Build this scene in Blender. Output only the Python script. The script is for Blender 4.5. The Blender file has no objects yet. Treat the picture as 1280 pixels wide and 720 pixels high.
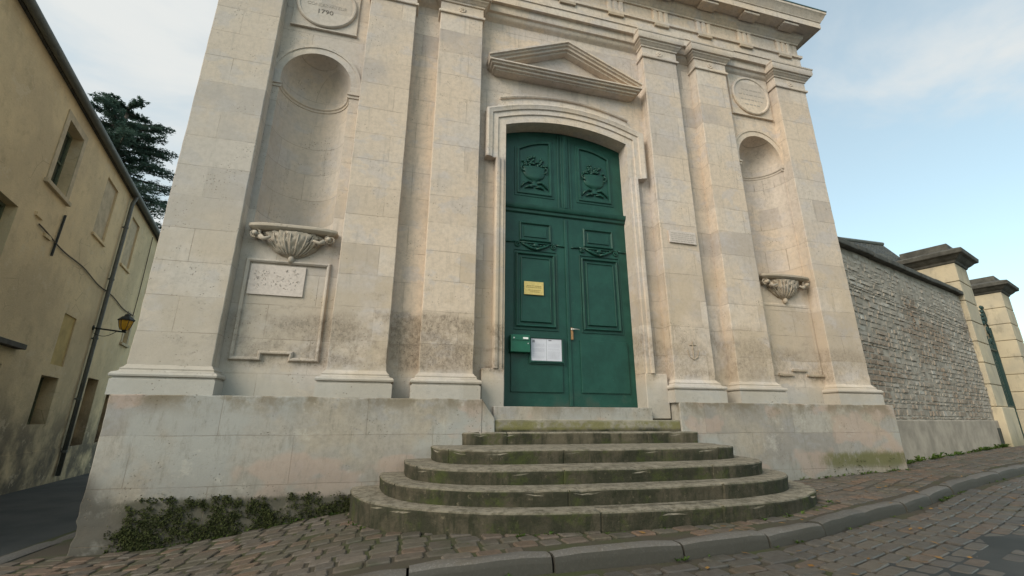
import bpy, bmesh, math, random
from mathutils import Vector, Matrix, noise
random.seed(7)
scn = bpy.context.scene
col = scn.collection
ORG = {}

# ------------------------------------------------------------------ helpers
def tag(o, label=None, cat=None, group=None, kind=None):
    if label: o['label'] = label
    if cat: o['category'] = cat
    if group: o['group'] = group
    if kind: o['kind'] = kind
    return o

def thing(name, loc, label, cat, group=None):
    o = bpy.data.objects.new(name, None); col.objects.link(o)
    o.empty_display_size = .2
    o.location = loc; ORG[o.name] = Vector(loc)
    return tag(o, label, cat, group)

class MB:
    def __init__(s): s.v = []; s.f = []
    def add(s, vs, fs):
        n = len(s.v); s.v += [tuple(p) for p in vs]; s.f += [tuple(i + n for i in q) for q in fs]
    def quad(s, a, b, c, d): s.add([a, b, c, d], [(0, 1, 2, 3)])
    def tri(s, a, b, c): s.add([a, b, c], [(0, 1, 2)])
    def box(s, x0, x1, y0, y1, z0, z1):
        s.add([(x0,y0,z0),(x1,y0,z0),(x1,y1,z0),(x0,y1,z0),(x0,y0,z1),(x1,y0,z1),(x1,y1,z1),(x0,y1,z1)],
              [(0,3,2,1),(4,5,6,7),(0,1,5,4),(1,2,6,5),(2,3,7,6),(3,0,4,7)])
    def obox(s, P, a0, a1, b0, b1, c0, c1):
        """box in a mapped frame P(a,b,c)"""
        s.add([P(a0,b0,c0),P(a1,b0,c0),P(a1,b1,c0),P(a0,b1,c0),P(a0,b0,c1),P(a1,b0,c1),P(a1,b1,c1),P(a0,b1,c1)],
              [(0,3,2,1),(4,5,6,7),(0,1,5,4),(1,2,6,5),(2,3,7,6),(3,0,4,7)])
    def gridbox(s, x0, x1, y0, y1, z0, z1, st=.14, amp=.004, fn=None, sc=3.0):
        """box with subdivided faces and uneven, weathered surface"""
        bm = bmesh.new()
        nx = max(1, round((x1-x0)/st)); ny = max(1, round((y1-y0)/st)); nz = max(1, round((z1-z0)/st))
        idx = {}
        def V(i, j, k):
            if (i,j,k) not in idx:
                p = Vector((x0+(x1-x0)*i/nx, y0+(y1-y0)*j/ny, z0+(z1-z0)*k/nz))
                a = amp if fn is None else fn(p)
                q = noise.noise_vector(p*sc)*.6+.7*noise.noise_vector(p*sc*3.1)
                idx[(i,j,k)] = len(s.v); s.v.append(tuple(p+q*a))
            return idx[(i,j,k)]
        for i in range(nx):
            for k in range(nz):
                s.f.append((V(i,0,k),V(i+1,0,k),V(i+1,0,k+1),V(i,0,k+1)))
                s.f.append((V(i+1,ny,k),V(i,ny,k),V(i,ny,k+1),V(i+1,ny,k+1)))
            for j in range(ny):
                s.f.append((V(i,j,nz),V(i+1,j,nz),V(i+1,j+1,nz),V(i,j+1,nz)))
                s.f.append((V(i,j+1,0),V(i+1,j+1,0),V(i+1,j,0),V(i,j,0)))
        for j in range(ny):
            for k in range(nz):
                s.f.append((V(0,j+1,k),V(0,j,k),V(0,j,k+1),V(0,j+1,k+1)))
                s.f.append((V(nx,j,k),V(nx,j+1,k),V(nx,j+1,k+1),V(nx,j,k+1)))
        bm.free()
    def tube(s, pts, r, n=8, cap=True):
        pts = [Vector(p) for p in pts]; rings = []
        up = None
        for i, p in enumerate(pts):
            d = (pts[min(i+1,len(pts)-1)]-pts[max(i-1,0)]).normalized()
            if up is None:
                up = Vector((0,0,1)) if abs(d.z) < .9 else Vector((1,0,0))
            a = d.cross(up).normalized(); b = a.cross(d).normalized(); up = b
            rr = r[i] if isinstance(r, (list, tuple)) else r
            rings.append([p+a*math.cos(t)*rr+b*math.sin(t)*rr for t in [2*math.pi*k/n for k in range(n)]])
        base = len(s.v)
        for rg in rings: s.v += [tuple(q) for q in rg]
        for i in range(len(rings)-1):
            for k in range(n):
                k2 = (k+1) % n
                s.f.append((base+i*n+k, base+i*n+k2, base+(i+1)*n+k2, base+(i+1)*n+k))
        if cap:
            s.f.append(tuple(base+k for k in reversed(range(n))))
            s.f.append(tuple(base+(len(rings)-1)*n+k for k in range(n)))
    def blob(s, c, rx, ry, rz, n=8, m=6, jit=0):
        c = Vector(c); base = len(s.v)
        for j in range(m+1):
            ph = math.pi*j/m
            for i in range(n):
                th = 2*math.pi*i/n
                k = 1+random.uniform(-jit, jit)
                s.v.append((c.x+rx*k*math.sin(ph)*math.cos(th), c.y+ry*k*math.sin(ph)*math.sin(th), c.z+rz*k*math.cos(ph)))
        for j in range(m):
            for i in range(n):
                i2 = (i+1) % n
                s.f.append((base+j*n+i, base+(j+1)*n+i, base+(j+1)*n+i2, base+j*n+i2))
    def ring(s, x0, x1, yf, yb, prof, capt=True):
        """moulding profile [(projection, z)] run round three sides of a block"""
        rows = [[(x0-p, yb, z), (x0-p, yf-p, z), (x1+p, yf-p, z), (x1+p, yb, z)] for p, z in prof]
        for a, b in zip(rows, rows[1:]):
            for k in range(3): s.quad(a[k], a[k+1], b[k+1], b[k])
        if capt: s.quad(*rows[-1])
        s.quad(*reversed(rows[0]))
    def sweep(s, path, prof, Y0, closed=False, capends=True):
        """profile [(outward offset, projection)] along a path in the XZ plane; outward is left of travel"""
        n = len(path); P = [Vector(p) for p in path]; offs = []
        for i in range(n):
            if closed: a, b, c = P[i-1], P[i], P[(i+1) % n]
            else: a, b, c = P[max(i-1,0)], P[i], P[min(i+1,n-1)]
            d1 = (b-a) if (b-a).length > 1e-9 else (c-b)
            d2 = (c-b) if (c-b).length > 1e-9 else (b-a)
            d1 = d1.normalized(); d2 = d2.normalized()
            n1 = Vector((-d1.y, d1.x)); n2 = Vector((-d2.y, d2.x))
            m = (n1+n2).normalized(); k = 1/max(.35, m.dot(n1))
            offs.append(m*k)
        rows = [[(P[i].x+offs[i].x*u, Y0-v, P[i].y+offs[i].y*u) for (u, v) in prof] for i in range(n)]
        rng = range(n) if closed else range(n-1)
        for i in rng:
            a, b = rows[i], rows[(i+1) % n]
            for k in range(len(prof)-1): s.quad(a[k], a[k+1], b[k+1], b[k])
        if not closed and capends:
            s.add(rows[0], [tuple(range(len(prof)))]); s.add(rows[-1], [tuple(reversed(range(len(prof))))])
    def build(s, name, mat, parent=None, smooth=False, bevel=0, segs=2, label=None, autos=None):
        me = bpy.data.meshes.new(name)
        if parent is not None:
            org = ORG[parent.name]
        else:
            xs = [v[0] for v in s.v]; ys = [v[1] for v in s.v]; zs = [v[2] for v in s.v]
            org = Vector(((min(xs)+max(xs))/2, (min(ys)+max(ys))/2, min(zs)))
        me.from_pydata([(v[0]-org.x, v[1]-org.y, v[2]-org.z) for v in s.v], [], s.f)
        bm = bmesh.new(); bm.from_mesh(me)
        bmesh.ops.remove_doubles(bm, verts=bm.verts, dist=.0002)
        bmesh.ops.recalc_face_normals(bm, faces=bm.faces)
        bm.to_mesh(me); bm.free()
        me.materials.append(mat)
        o = bpy.data.objects.new(name, me); col.objects.link(o)
        if parent is not None: o.parent = parent; ORG[o.name] = org
        else: o.location = org; ORG[o.name] = org
        if smooth or autos:
            for p in me.polygons: p.use_smooth = True
            if autos:
                try: me.set_sharp_from_angle(angle=math.radians(autos))
                except Exception: pass
        if bevel:
            b = o.modifiers.new('bevel', 'BEVEL'); b.width = bevel; b.segments = segs
            b.limit_method = 'ANGLE'; b.angle_limit = math.radians(45)
        if label: o['label'] = label
        return o

def text(body, size, loc, mat, name, parent, squash=1.0, depth=.002, rot=(math.pi/2,0,0), align='CENTER', arc=None):
    """lettering as flat mesh facing -Y"""
    out = MB()
    def one(t, px, pz, ang):
        cu = bpy.data.curves.new('t', 'FONT'); cu.body = t; cu.size = size; cu.extrude = depth; cu.align_x = align
        ob = bpy.data.objects.new('t', cu); col.objects.link(ob)
        bpy.context.view_layer.update()
        me = bpy.data.meshes.new_from_object(ob.evaluated_get(bpy.context.evaluated_depsgraph_get()))
        c, s_ = math.cos(ang), math.sin(ang)
        vs = []
        for v in me.vertices:
            x, y = v.co.x*squash, v.co.y
            vs.append((px+x*c-y*s_, loc[1]-v.co.z, pz+x*s_+y*c))
        out.add(vs, [tuple(p.vertices) for p in me.polygons])
        bpy.data.objects.remove(ob); bpy.data.curves.remove(cu); bpy.data.meshes.remove(me)
    if arc is None: one(body, loc[0], loc[2], 0)
    else:
        r, a0, a1 = arc
        for i, ch in enumerate(body):
            if ch == ' ': continue
            a = a0+(a1-a0)*i/(len(body)-1)
            one(ch, loc[0]+r*math.sin(a), loc[2]+r*math.cos(a), -a)
    return out.build(name, mat, parent)

# ------------------------------------------------------------------ materials
class NT:
    def __init__(s, name):
        s.m = bpy.data.materials.new(name); s.m.use_nodes = True
        s.t = s.m.node_tree; s.b = s.t.nodes['Principled BSDF']
        s.pos = s.t.nodes.new('ShaderNodeNewGeometry')
    def n(s, typ, **kw):
        nd = s.t.nodes.new(typ)
        for k, v in kw.items(): setattr(nd, k, v)
        return nd
    def link(s, a, b): s.t.links.new(a, b)
    def put(s, sock, v):
        if isinstance(v, (int, float)): sock.default_value = v
        elif isinstance(v, (tuple, list)): sock.default_value = tuple(v)+((1,) if len(v) == 3 and sock.type == 'RGBA' else ())
        else: s.link(v, sock)
    def P(s, scale=(1,1,1)):
        mp = s.n('ShaderNodeMapping'); s.link(s.pos.outputs['Position'], mp.inputs['Vector']); mp.inputs['Scale'].default_value = scale
        return mp.outputs[0]
    def noise(s, scale, detail=4, rough=.6, sc=(1,1,1), dist=0):
        x = s.n('ShaderNodeTexNoise'); s.link(s.P(sc), x.inputs['Vector'])
        x.inputs['Scale'].default_value = scale; x.inputs['Detail'].default_value = detail
        x.inputs['Roughness'].default_value = rough; x.inputs['Distortion'].default_value = dist
        return x.outputs['Fac']
    def ramp(s, v, a, b, lo=0., hi=1.):
        r = s.n('ShaderNodeMapRange'); s.put(r.inputs['Value'], v)
        r.inputs['From Min'].default_value = a; r.inputs['From Max'].default_value = b
        r.inputs['To Min'].default_value = lo; r.inputs['To Max'].default_value = hi
        r.interpolation_type = 'SMOOTHSTEP' if True else 'LINEAR'
        return r.outputs[0]
    def math(s, op, a, b=0.):
        m = s.n('ShaderNodeMath', operation=op); s.put(m.inputs[0], a); s.put(m.inputs[1], b); return m.outputs[0]
    def mix(s, f, a, b, mode='MIX'):
        m = s.n('ShaderNodeMix', data_type='RGBA', blend_type=mode)
        s.put(m.inputs[0], f); s.put(m.inputs[6], a); s.put(m.inputs[7], b); return m.outputs[2]
    def sep(s):
        x = s.n('ShaderNodeSeparateXYZ'); s.link(s.pos.outputs['Position'], x.inputs[0]); return x.outputs
    def vor(s, scale, feat='F1', sc=(1,1,1)):
        x = s.n('ShaderNodeTexVoronoi'); s.link(s.P(sc), x.inputs['Vector']); x.feature = feat
        x.inputs['Scale'].default_value = scale; return x.outputs
    def island(s): return s.pos.outputs['Random Per Island']
    def fin(s, colr, rough=.85, height=None, strength=.5, dist=.01, spec=.3):
        s.put(s.b.inputs['Base Color'], colr); s.put(s.b.inputs['Roughness'], rough)
        s.b.inputs['Specular IOR Level'].default_value = spec
        if height is not None:
            b = s.n('ShaderNodeBump'); b.inputs['Strength'].default_value = strength; b.inputs['Distance'].default_value = dist
            s.link(height, b.inputs['Height']); s.link(b.outputs[0], s.b.inputs['Normal'])
        return s.m

def simple(name, c, rough=.6, metal=0, var=.12, sc=8, spec=.4):
    t = NT(name); n = t.noise(sc, 5)
    k = t.ramp(n, .3, .7, 1-var, 1+var)
    cc = t.mix(1.0, c, t.comb(k) if False else (1,1,1), 'MULTIPLY')
    m = t.mix(t.ramp(n, .3, .7), tuple(x*(1-var) for x in c), tuple(min(1, x*(1+var)) for x in c))
    t.b.inputs['Metallic'].default_value = metal
    return t.fin(m, rough, n, .15, .004, spec)

def stone(name, base=(.62,.54,.468), plinth=False, joints=True, weather=1.0, moss=0.):
    t = NT(name); x, y, z = t.sep()
    # ashlar courses
    cv = t.n('ShaderNodeCombineXYZ'); t.link(t.math('ADD', x, y), cv.inputs[0])
    wob = t.math('MULTIPLY', t.math('SUBTRACT', t.noise(1.3, 2), .5), .03)
    t.link(t.math('ADD', z, wob), cv.inputs[1])
    br = t.n('ShaderNodeTexBrick'); t.link(cv.outputs[0], br.inputs['Vector'])
    br.inputs['Scale'].default_value = 1; br.inputs['Brick Width'].default_value = 1.13 if not plinth else 1.6
    br.inputs['Row Height'].default_value = .445 if not plinth else .53
    br.inputs['Mortar Size'].default_value = .0046; br.inputs['Mortar Smooth'].default_value = .3
    br.inputs['Color1'].default_value = (0,0,0,1); br.inputs['Color2'].default_value = (1,1,1,1); br.inputs['Mortar'].default_value = (.5,.5,.5,1)
    br.inputs['Bias'].default_value = 0.
    bw = t.n('ShaderNodeRGBToBW'); t.link(br.outputs['Color'], bw.inputs[0])
    c1 = tuple(base); c2 = (base[0]*.70, base[1]*.70, base[2]*.73); c3 = (base[0]*1.05, base[1]*.97, base[2]*.86)
    big = t.noise(.75, 4, .6)
    c = t.mix(t.math('POWER', bw.outputs[0], 1.6), c1, c2)
    c = t.mix(t.ramp(big, .42, .62, 0, .8), c, c3)
    # cement patches
    c = t.mix(t.ramp(t.noise(1.7, 5, .6, (1,1,1.6)), .53, .60, 0, .55), c, (base[0]*.84, base[1]*.88, base[2]*.98))
    # fine mottling and vertical runs
    c = t.mix(t.ramp(t.noise(14, 7, .75), .38, .70, 0, .42), c, (base[0]*.55, base[1]*.53, base[2]*.5))
    c = t.mix(t.ramp(t.noise(5, 5, .7, (2.2,2.2,.22)), .52, .78, 0, .42*weather), c, (.20,.185,.16))
    # rising damp zone with pitting on the lower courses
    pn = t.noise(2.2, 5, .7)
    if not plinth:
        zz_ = t.math('ADD', z, t.math('ADD', t.math('MULTIPLY', t.math('SUBTRACT', bw.outputs[0], .5), .34), t.math('MULTIPLY', t.math('SUBTRACT', pn, .5), .25)))
        zone = t.math('MULTIPLY', t.ramp(zz_, 2.66, 2.50), t.ramp(z, 1.82, 1.92))
        tan_ = t.math('MULTIPLY', t.ramp(z, 5.2, 2.6), t.ramp(t.math('ADD', t.noise(1.2, 4, .6), t.math('MULTIPLY', bw.outputs[0], .12)), .48, .64))
        c = t.mix(t.math('MULTIPLY', tan_, .62), c, (.47,.375,.27))
        zone = t.math('MULTIPLY', zone, t.math('MULTIPLY', t.ramp(x, -2.25, -1.95), t.ramp(x, 3., 4.2, 1., .55)))
        zone = t.math('MULTIPLY', zone, t.ramp(t.math('ADD', t.noise(1.5, 4, .6, (1,1,1.4)), t.math('MULTIPLY', bw.outputs[0], .12)), .42, .60, .12, 1.))
        grit = t.ramp(t.noise(19, 7, .85, (1,1,.7)), .40, .62)
        c = t.mix(t.math('MULTIPLY', zone, .42), c, (.29,.225,.165))
        c = t.mix(t.math('MULTIPLY', t.math('MULTIPLY', zone, grit), .62), c, (.13,.10,.07))
        up_ = t.math('MULTIPLY', t.ramp(zz_, 3.6, 2.6), t.ramp(t.noise(2.7, 5, .7, (1,1,1.8)), .55, .66))
        c = t.mix(t.math('MULTIPLY', up_, t.math('MULTIPLY', grit, .5)), c, (.20,.16,.12))
        c = t.mix(t.math('MULTIPLY', t.ramp(z, 1.95, 1.6), .6), c, (.33,.33,.31))
        greyl = t.math('MULTIPLY', t.ramp(x, .5, -3.), .35)
        c = t.mix(greyl, c, (.36,.37,.35))
    else:
        c = t.mix(t.ramp(t.noise(.9, 4, .6), .44, .56, 0, .8), c, (.33,.33,.31))
        c = t.mix(t.ramp(t.noise(1.1, 3, .5, (1,1,1.4)), .56, .62, 0, .55), c, (.42,.31,.25))
        c = t.mix(t.ramp(t.noise(6, 7, .8, (1.5,1.5,.4)), .50, .68, 0, .5), c, (.19,.175,.145))
        c = t.mix(t.ramp(t.noise(2.6, 6, .75), .56, .70, 0, .5), c, (.50,.47,.41))
        top = t.math('MULTIPLY', t.ramp(z, 1.22, 1.5), t.ramp(pn, .42, .60))
        c = t.mix(t.math('MULTIPLY', top, .75), c, (.17,.135,.085))
        # green growth low on the wall
        gl = t.math('MULTIPLY', t.ramp(t.math('ADD', x, t.math('MULTIPLY', pn, .5)), -2.75, -2.3), t.math('MULTIPLY', t.ramp(x, 1.6, .2), t.ramp(t.math('ADD', z, t.math('MULTIPLY', pn, .10)), .52, .42)))
        gr = t.math('MULTIPLY', t.ramp(x, 6.0, 6.9), t.math('MULTIPLY', t.ramp(z, .86, .70), t.ramp(z, .42, .60)))
        gs = t.math('MULTIPLY', t.ramp(z, .66, .38), .4)
        g = t.math('MAXIMUM', t.math('MAXIMUM', gl, gr), gs)
        gn = t.ramp(t.math('ADD', t.math('ADD', t.math('MULTIPLY', t.noise(4, 6, .75), .6), t.math('MULTIPLY', t.noise(22, 5, .8, (1.6,1.6,.5)), .4)), t.math('MULTIPLY', g, .26)), .56, .76)
        g = t.math('MULTIPLY', g, gn)
        gc = t.mix(t.noise(9, 5), (.010,.014,.005), (.038,.040,.015))
        gc = t.mix(t.ramp(x, 5, 6), gc, (.115,.115,.035))
        c = t.mix(t.math('MULTIPLY', g, .92), c, gc)
    if plinth:
        dk = t.math('MULTIPLY', t.ramp(t.math('ADD', x, t.math('MULTIPLY', z, .9)), -2.25, -2.62), t.ramp(pn, .34, .50))
        c = t.mix(t.math('MULTIPLY', dk, .88), c, (.024,.021,.017))
        c = t.mix(t.math('MULTIPLY', t.ramp(z, 1.05, .1), .55), c, (.13,.12,.10))
    vo = t.vor(26)['Distance']
    pm_ = t.ramp(t.noise(3.1, 4), .50, .64)
    if not plinth: pm_ = t.math('MAXIMUM', pm_, t.math('MULTIPLY', zone, .9))
    pits = t.math('MULTIPLY', t.ramp(vo, .26, .10), pm_)
    fine = t.math('MULTIPLY', t.ramp(t.noise(34, 5, .8, (1,1,1.7)), .58, .68), t.ramp(t.noise(1.7, 4, .6), .42, .62))
    c = t.mix(t.math('MULTIPLY', fine, .45), c, (.17,.14,.105))
    c = t.mix(t.math('MULTIPLY', pits, .6), c, (.13,.11,.08))
    if joints:
        jf = t.math('MULTIPLY', br.outputs['Fac'], t.ramp(t.noise(1.9, 4, .6), .38, .58, .15, 1.)); c = t.mix(t.math('MULTIPLY', jf, .42), c, (.17,.135,.10))
    # blackish lichen where water stands
    c = t.mix(t.ramp(t.noise(4.2, 8, .8), .60, .80, 0, .5*weather), c, (.12,.11,.085))
    h = t.math('ADD', t.math('MULTIPLY', t.noise(20, 8, .75), .6), t.math('MULTIPLY', t.noise(4, 4), .5))
    h = t.math('SUBTRACT', h, t.math('MULTIPLY', pits, .6))
    if joints: h = t.math('SUBTRACT', h, t.math('MULTIPLY', jf, .9))
    return t.fin(c, .9, h, .55, .012, .2)

M = {}
M['stone'] = stone('limestone_ashlar')
M['trim'] = stone('limestone_carved', base=(.64,.56,.482), joints=False)
M['trim_dark'] = stone('limestone_carved_sooty', base=(.47,.40,.32), joints=False, weather=1.3)
M['plinth'] = stone('plinth_stone', base=(.37,.345,.305), plinth=True)
M['slab'] = simple('pale_inscribed_slab', (.55,.48,.43), .8, var=.09, sc=22)
M['letter'] = simple('engraved_letters', (.16,.14,.12), .9)
M['faint'] = simple('faint_engraving', (.43,.38,.33), .9)

def paint_green():
    t = NT('green_paint'); n = t.noise(3, 6, .7); x, y, z = t.sep()
    c = t.mix(t.ramp(n, .35, .7), (.008,.050,.037), (.014,.074,.055))
    c = t.mix(t.ramp(t.noise(7, 7, .8, (3,3,.5)), .55, .85, 0, .5), c, (.05,.13,.11))
    c = t.mix(t.math('MULTIPLY', t.ramp(t.noise(40, 3), .70, .76), .35), c, (.16,.20,.17))
    c = t.mix(t.math('MULTIPLY', t.ramp(z, 1.75, 1.42), t.ramp(t.noise(6,5), .45, .7, 0, .6)), c, (.05,.06,.045))
    r = t.ramp(n, .3, .7, .34, .50)
    return t.fin(c, r, t.noise(60, 3, .6, (4,4,.4)), .12, .003, .35)
M['green'] = paint_green()
M['box_green'] = simple('letterbox_green', (.010,.105,.062), .35, var=.1)
M['brass'] = simple('brass_plate', (.60,.47,.17), .45, 0, .1, 30)
M['brass_text'] = simple('brass_engraving', (.22,.16,.05), .6)
M['paper'] = simple('paper', (.60,.60,.66), .6, var=.05, sc=6)
M['ink'] = simple('grey_ink', (.22,.22,.25), .7)
M['inkpale'] = simple('pale_ink', (.45,.45,.50), .7)
M['white'] = simple('white_label', (.75,.75,.74), .5)
M['rust'] = simple('rusty_lock', (.35,.20,.09), .6, .3)
M['steel'] = simple('worn_steel', (.55,.53,.5), .35, .8)
M['dark_iron'] = simple('dark_iron', (.03,.035,.033), .6, .2)
M['green_iron'] = simple('green_iron', (.02,.05,.045), .5, .1)
M['zinc'] = simple('grey_zinc', (.13,.14,.13), .55, .3)
M['lead'] = simple('lead_flashing', (.05,.10,.10), .6)
M['cable'] = simple('brown_cable', (.09,.065,.04), .7)
M['amber'] = simple('amber_glass', (.62,.34,.03), .25, var=.15, sc=12)
M['brick'] = simple('red_brick', (.25,.08,.05), .9, var=.25, sc=10)

def slate():
    t = NT('slate_roof'); x, y, z = t.sep()
    br = t.n('ShaderNodeTexBrick'); cv = t.n('ShaderNodeCombineXYZ'); t.link(t.math('ADD', x, y), cv.inputs[0]); t.link(t.math('MULTIPLY', z, 2.), cv.inputs[1])
    t.link(cv.outputs[0], br.inputs['Vector']); br.inputs['Scale'].default_value = 4
    br.inputs['Color1'].default_value = (.055,.06,.06,1); br.inputs['Color2'].default_value = (.10,.105,.10,1); br.inputs['Mortar'].default_value = (.02,.02,.02,1)
    c = t.mix(t.ramp(t.noise(3, 6, .7), .45, .7, 0, .6), br.outputs['Color'], (.12,.11,.07))
    return t.fin(c, .7, t.math('SUBTRACT', 1., br.outputs['Fac']), .6, .02)
M['slate'] = slate()

def plaster():
    t = NT('beige_render'); x, y, z = t.sep()
    c = t.mix(t.ramp(t.noise(.7, 5, .65), .38, .64), (.74,.60,.375), (.60,.49,.315))
    c = t.mix(t.ramp(t.noise(3.4, 7, .75), .50, .74, 0, .45), c, (.36,.29,.18))
    c = t.mix(t.ramp(t.noise(2.0, 5, .7, (1,1,.3)), .54, .74, 0, .45), c, (.54,.44,.29))
    c = t.mix(t.math('MULTIPLY', t.ramp(z, 2.6, .2), t.ramp(t.noise(1.6, 5), .30, .62)), c, (.17,.15,.115))
    cr = t.vor(1.2, 'DISTANCE_TO_EDGE', (1,1,1.8))['Distance']
    crack = t.math('MULTIPLY', t.ramp(cr, .012, .0), t.ramp(t.noise(.9, 2), .56, .64))
    c = t.mix(t.math('MULTIPLY', crack, .55), c, (.12,.09,.06))
    c = t.mix(t.ramp(t.noise(1.3, 7, .8, (1,1,1.5)), .57, .62, 0, .55), c, (.70,.60,.43))
    c = t.mix(t.ramp(t.noise(11, 7, .8), .60, .72, 0, .55), c, (.24,.19,.12))
    return t.fin(c, .95, t.math('ADD', t.noise(24, 7, .7), t.math('MULTIPLY', t.noise(3, 4), 1.2)), .5, .015, .15)
M['plaster'] = plaster()
M['plaster_pale'] = simple('pale_render', (.50,.42,.29), .95, var=.15, sc=5)
M['plaster_yellow'] = simple('yellowish_render', (.50,.38,.16), .95, var=.15, sc=3)
M['glass'] = simple('dark_pane', (.035,.05,.04), .18, var=.2, sc=2, spec=.6)
M['wood_green'] = simple('faded_green_frame', (.12,.15,.10), .7)
M['door_brown'] = simple('dark_red_brown_wood', (.07,.03,.022), .6, var=.25, sc=6)
M['shutter'] = simple('grey_shutter', (.16,.15,.12), .7)

def step_stone():
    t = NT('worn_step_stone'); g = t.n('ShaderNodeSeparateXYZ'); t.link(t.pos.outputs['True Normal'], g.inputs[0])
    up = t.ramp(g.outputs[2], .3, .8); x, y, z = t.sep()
    isl = t.noise(.9, 3, .5, (1.3,1.3,.1))
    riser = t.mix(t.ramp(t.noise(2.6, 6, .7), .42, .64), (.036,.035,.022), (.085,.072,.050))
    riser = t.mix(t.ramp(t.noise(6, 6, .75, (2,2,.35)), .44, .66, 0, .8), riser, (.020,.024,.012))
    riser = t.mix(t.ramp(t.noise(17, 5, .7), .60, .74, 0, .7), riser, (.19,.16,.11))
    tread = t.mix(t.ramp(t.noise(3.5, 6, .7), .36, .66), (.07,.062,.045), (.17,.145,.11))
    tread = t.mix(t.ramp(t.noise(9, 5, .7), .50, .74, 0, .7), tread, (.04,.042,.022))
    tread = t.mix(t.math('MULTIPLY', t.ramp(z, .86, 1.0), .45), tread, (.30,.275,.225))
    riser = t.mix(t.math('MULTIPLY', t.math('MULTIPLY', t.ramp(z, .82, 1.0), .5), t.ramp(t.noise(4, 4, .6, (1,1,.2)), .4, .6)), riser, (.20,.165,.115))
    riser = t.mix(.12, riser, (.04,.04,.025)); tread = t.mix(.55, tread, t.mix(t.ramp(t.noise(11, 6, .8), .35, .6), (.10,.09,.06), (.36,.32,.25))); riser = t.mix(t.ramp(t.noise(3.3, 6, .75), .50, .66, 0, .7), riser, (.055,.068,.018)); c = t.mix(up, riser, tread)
    top = t.ramp(z, 1.11, 1.16)
    c = t.mix(t.math('MULTIPLY', top, t.ramp(t.noise(2.2, 4), .42, .62, .55, .9)), c, (.34,.31,.25))
    mo = t.math('MULTIPLY', t.math('MULTIPLY', t.ramp(z, 1.26, 1.2), t.ramp(z, 1.10, 1.13)), t.ramp(t.noise(3.1, 6, .7), .42, .58))
    c = t.mix(t.math('MULTIPLY', mo, .8), c, (.16,.15,.05))
    vx = t.n('ShaderNodeTexWave'); t.link(t.P((1,1,0)), vx.inputs['Vector']); vx.inputs['Scale'].default_value = .33; vx.inputs['Distortion'].default_value = .4
    h = t.math('ADD', t.noise(26, 8, .75), t.math('MULTIPLY', t.noise(6, 5), 1.3))
    return t.fin(c, .88, h, .7, .018, .25)
M['step'] = step_stone()

def setts(name, cols, wet=.75, mossy=.5):
    cols = [tuple(.55*v+.45*a*.9 for v, a in zip(c, (.125,.103,.082))) for c in cols]; cols = [(c[0]*.76, c[1]*.78, c[2]*.80) for c in cols]
    t = NT(name); r = t.island()
    rp = t.n('ShaderNodeValToRGB'); t.link(r, rp.inputs[0]); rp.color_ramp.interpolation = 'CONSTANT'
    e = rp.color_ramp.elements
    while len(e) < len(cols): e.new(.5)
    for i, c in enumerate(cols): e[i].position = i/len(cols); e[i].color = (*c, 1)
    c = t.mix(t.ramp(t.noise(16, 6, .7), .35, .7, 0, .55), rp.outputs[0], (.05,.043,.033))
    c = t.mix(t.ramp(t.noise(1.4, 5, .7), .50, .68, 0, mossy), c, (.045,.048,.024))
    h = t.noise(38, 7, .75)
    return t.fin(c, t.ramp(t.noise(2, 4), .3, .7, wet-.15, wet+.12), h, .6, .008, .35)
M['pave'] = setts('footpath_setts', [(.165,.125,.09),(.21,.15,.11),(.12,.10,.075),(.235,.19,.15),(.20,.125,.08),(.14,.12,.10),(.27,.16,.10),(.15,.13,.09),(.18,.15,.12)], .72, .55)
M['roadsett'] = setts('road_setts', [(.10,.095,.085),(.135,.12,.10),(.085,.082,.076),(.155,.135,.11),(.11,.10,.092),(.12,.112,.10),(.17,.115,.08)], .55, .35)
def joint():
    t = NT('mossy_joint_earth')
    c = t.mix(t.ramp(t.noise(1.2, 5), .42, .62), (.060,.050,.036), (.05,.055,.022))
    return t.fin(c, .95, t.noise(60, 6), .5, .01)
M['joint'] = joint()
def asphalt():
    t = NT('dark_asphalt')
    c = t.mix(t.ramp(t.noise(1.1, 5), .35, .65), (.030,.034,.034), (.055,.057,.055))
    return t.fin(c, .8, t.noise(120, 4), .4, .006)
M['asphalt'] = asphalt()
def kerbm():
    t = NT('granite_kerb'); r = t.island()
    c = t.mix(r, (.085,.079,.070), (.125,.116,.105))
    c = t.mix(t.ramp(t.noise(3, 6, .7), .42, .66, 0, .6), c, (.10,.085,.065))
    c = t.mix(t.ramp(t.noise(60, 5, .7), .5, .7, 0, .4), c, (.30,.28,.26))
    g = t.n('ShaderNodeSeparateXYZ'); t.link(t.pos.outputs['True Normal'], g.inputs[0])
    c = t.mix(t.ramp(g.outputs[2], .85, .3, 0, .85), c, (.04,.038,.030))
    return t.fin(c, .75, t.noise(30, 6), .4, .008)
M['kerb'] = kerbm()
def rubble():
    t = NT('rubble_stone'); r = t.island(); x, y, z = t.sep()
    rp = t.n('ShaderNodeValToRGB'); t.link(r, rp.inputs[0])
    e = rp.color_ramp.elements; e[0].color = (.30,.26,.215,1); e[1].color = (.44,.41,.365,1)
    q = e.new(.35); q.color = (.35,.31,.26,1); q = e.new(.7); q.color = (.31,.27,.225,1)
    c = t.mix(t.ramp(t.noise(.55, 4, .6), .44, .60, 0, .72), rp.outputs[0], (.215,.15,.105))
    c = t.mix(t.ramp(t.noise(2.5, 6, .7), .45, .70, 0, .5), c, (.36,.33,.29))
    c = t.mix(t.math('MULTIPLY', t.ramp(z, 3.5, 4.6), t.ramp(t.noise(1.2, 5), .35, .6)), c, (.40,.36,.31))
    return t.fin(c, .95, t.noise(30, 6, .7), .7, .012)
M['rubble'] = rubble()
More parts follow.
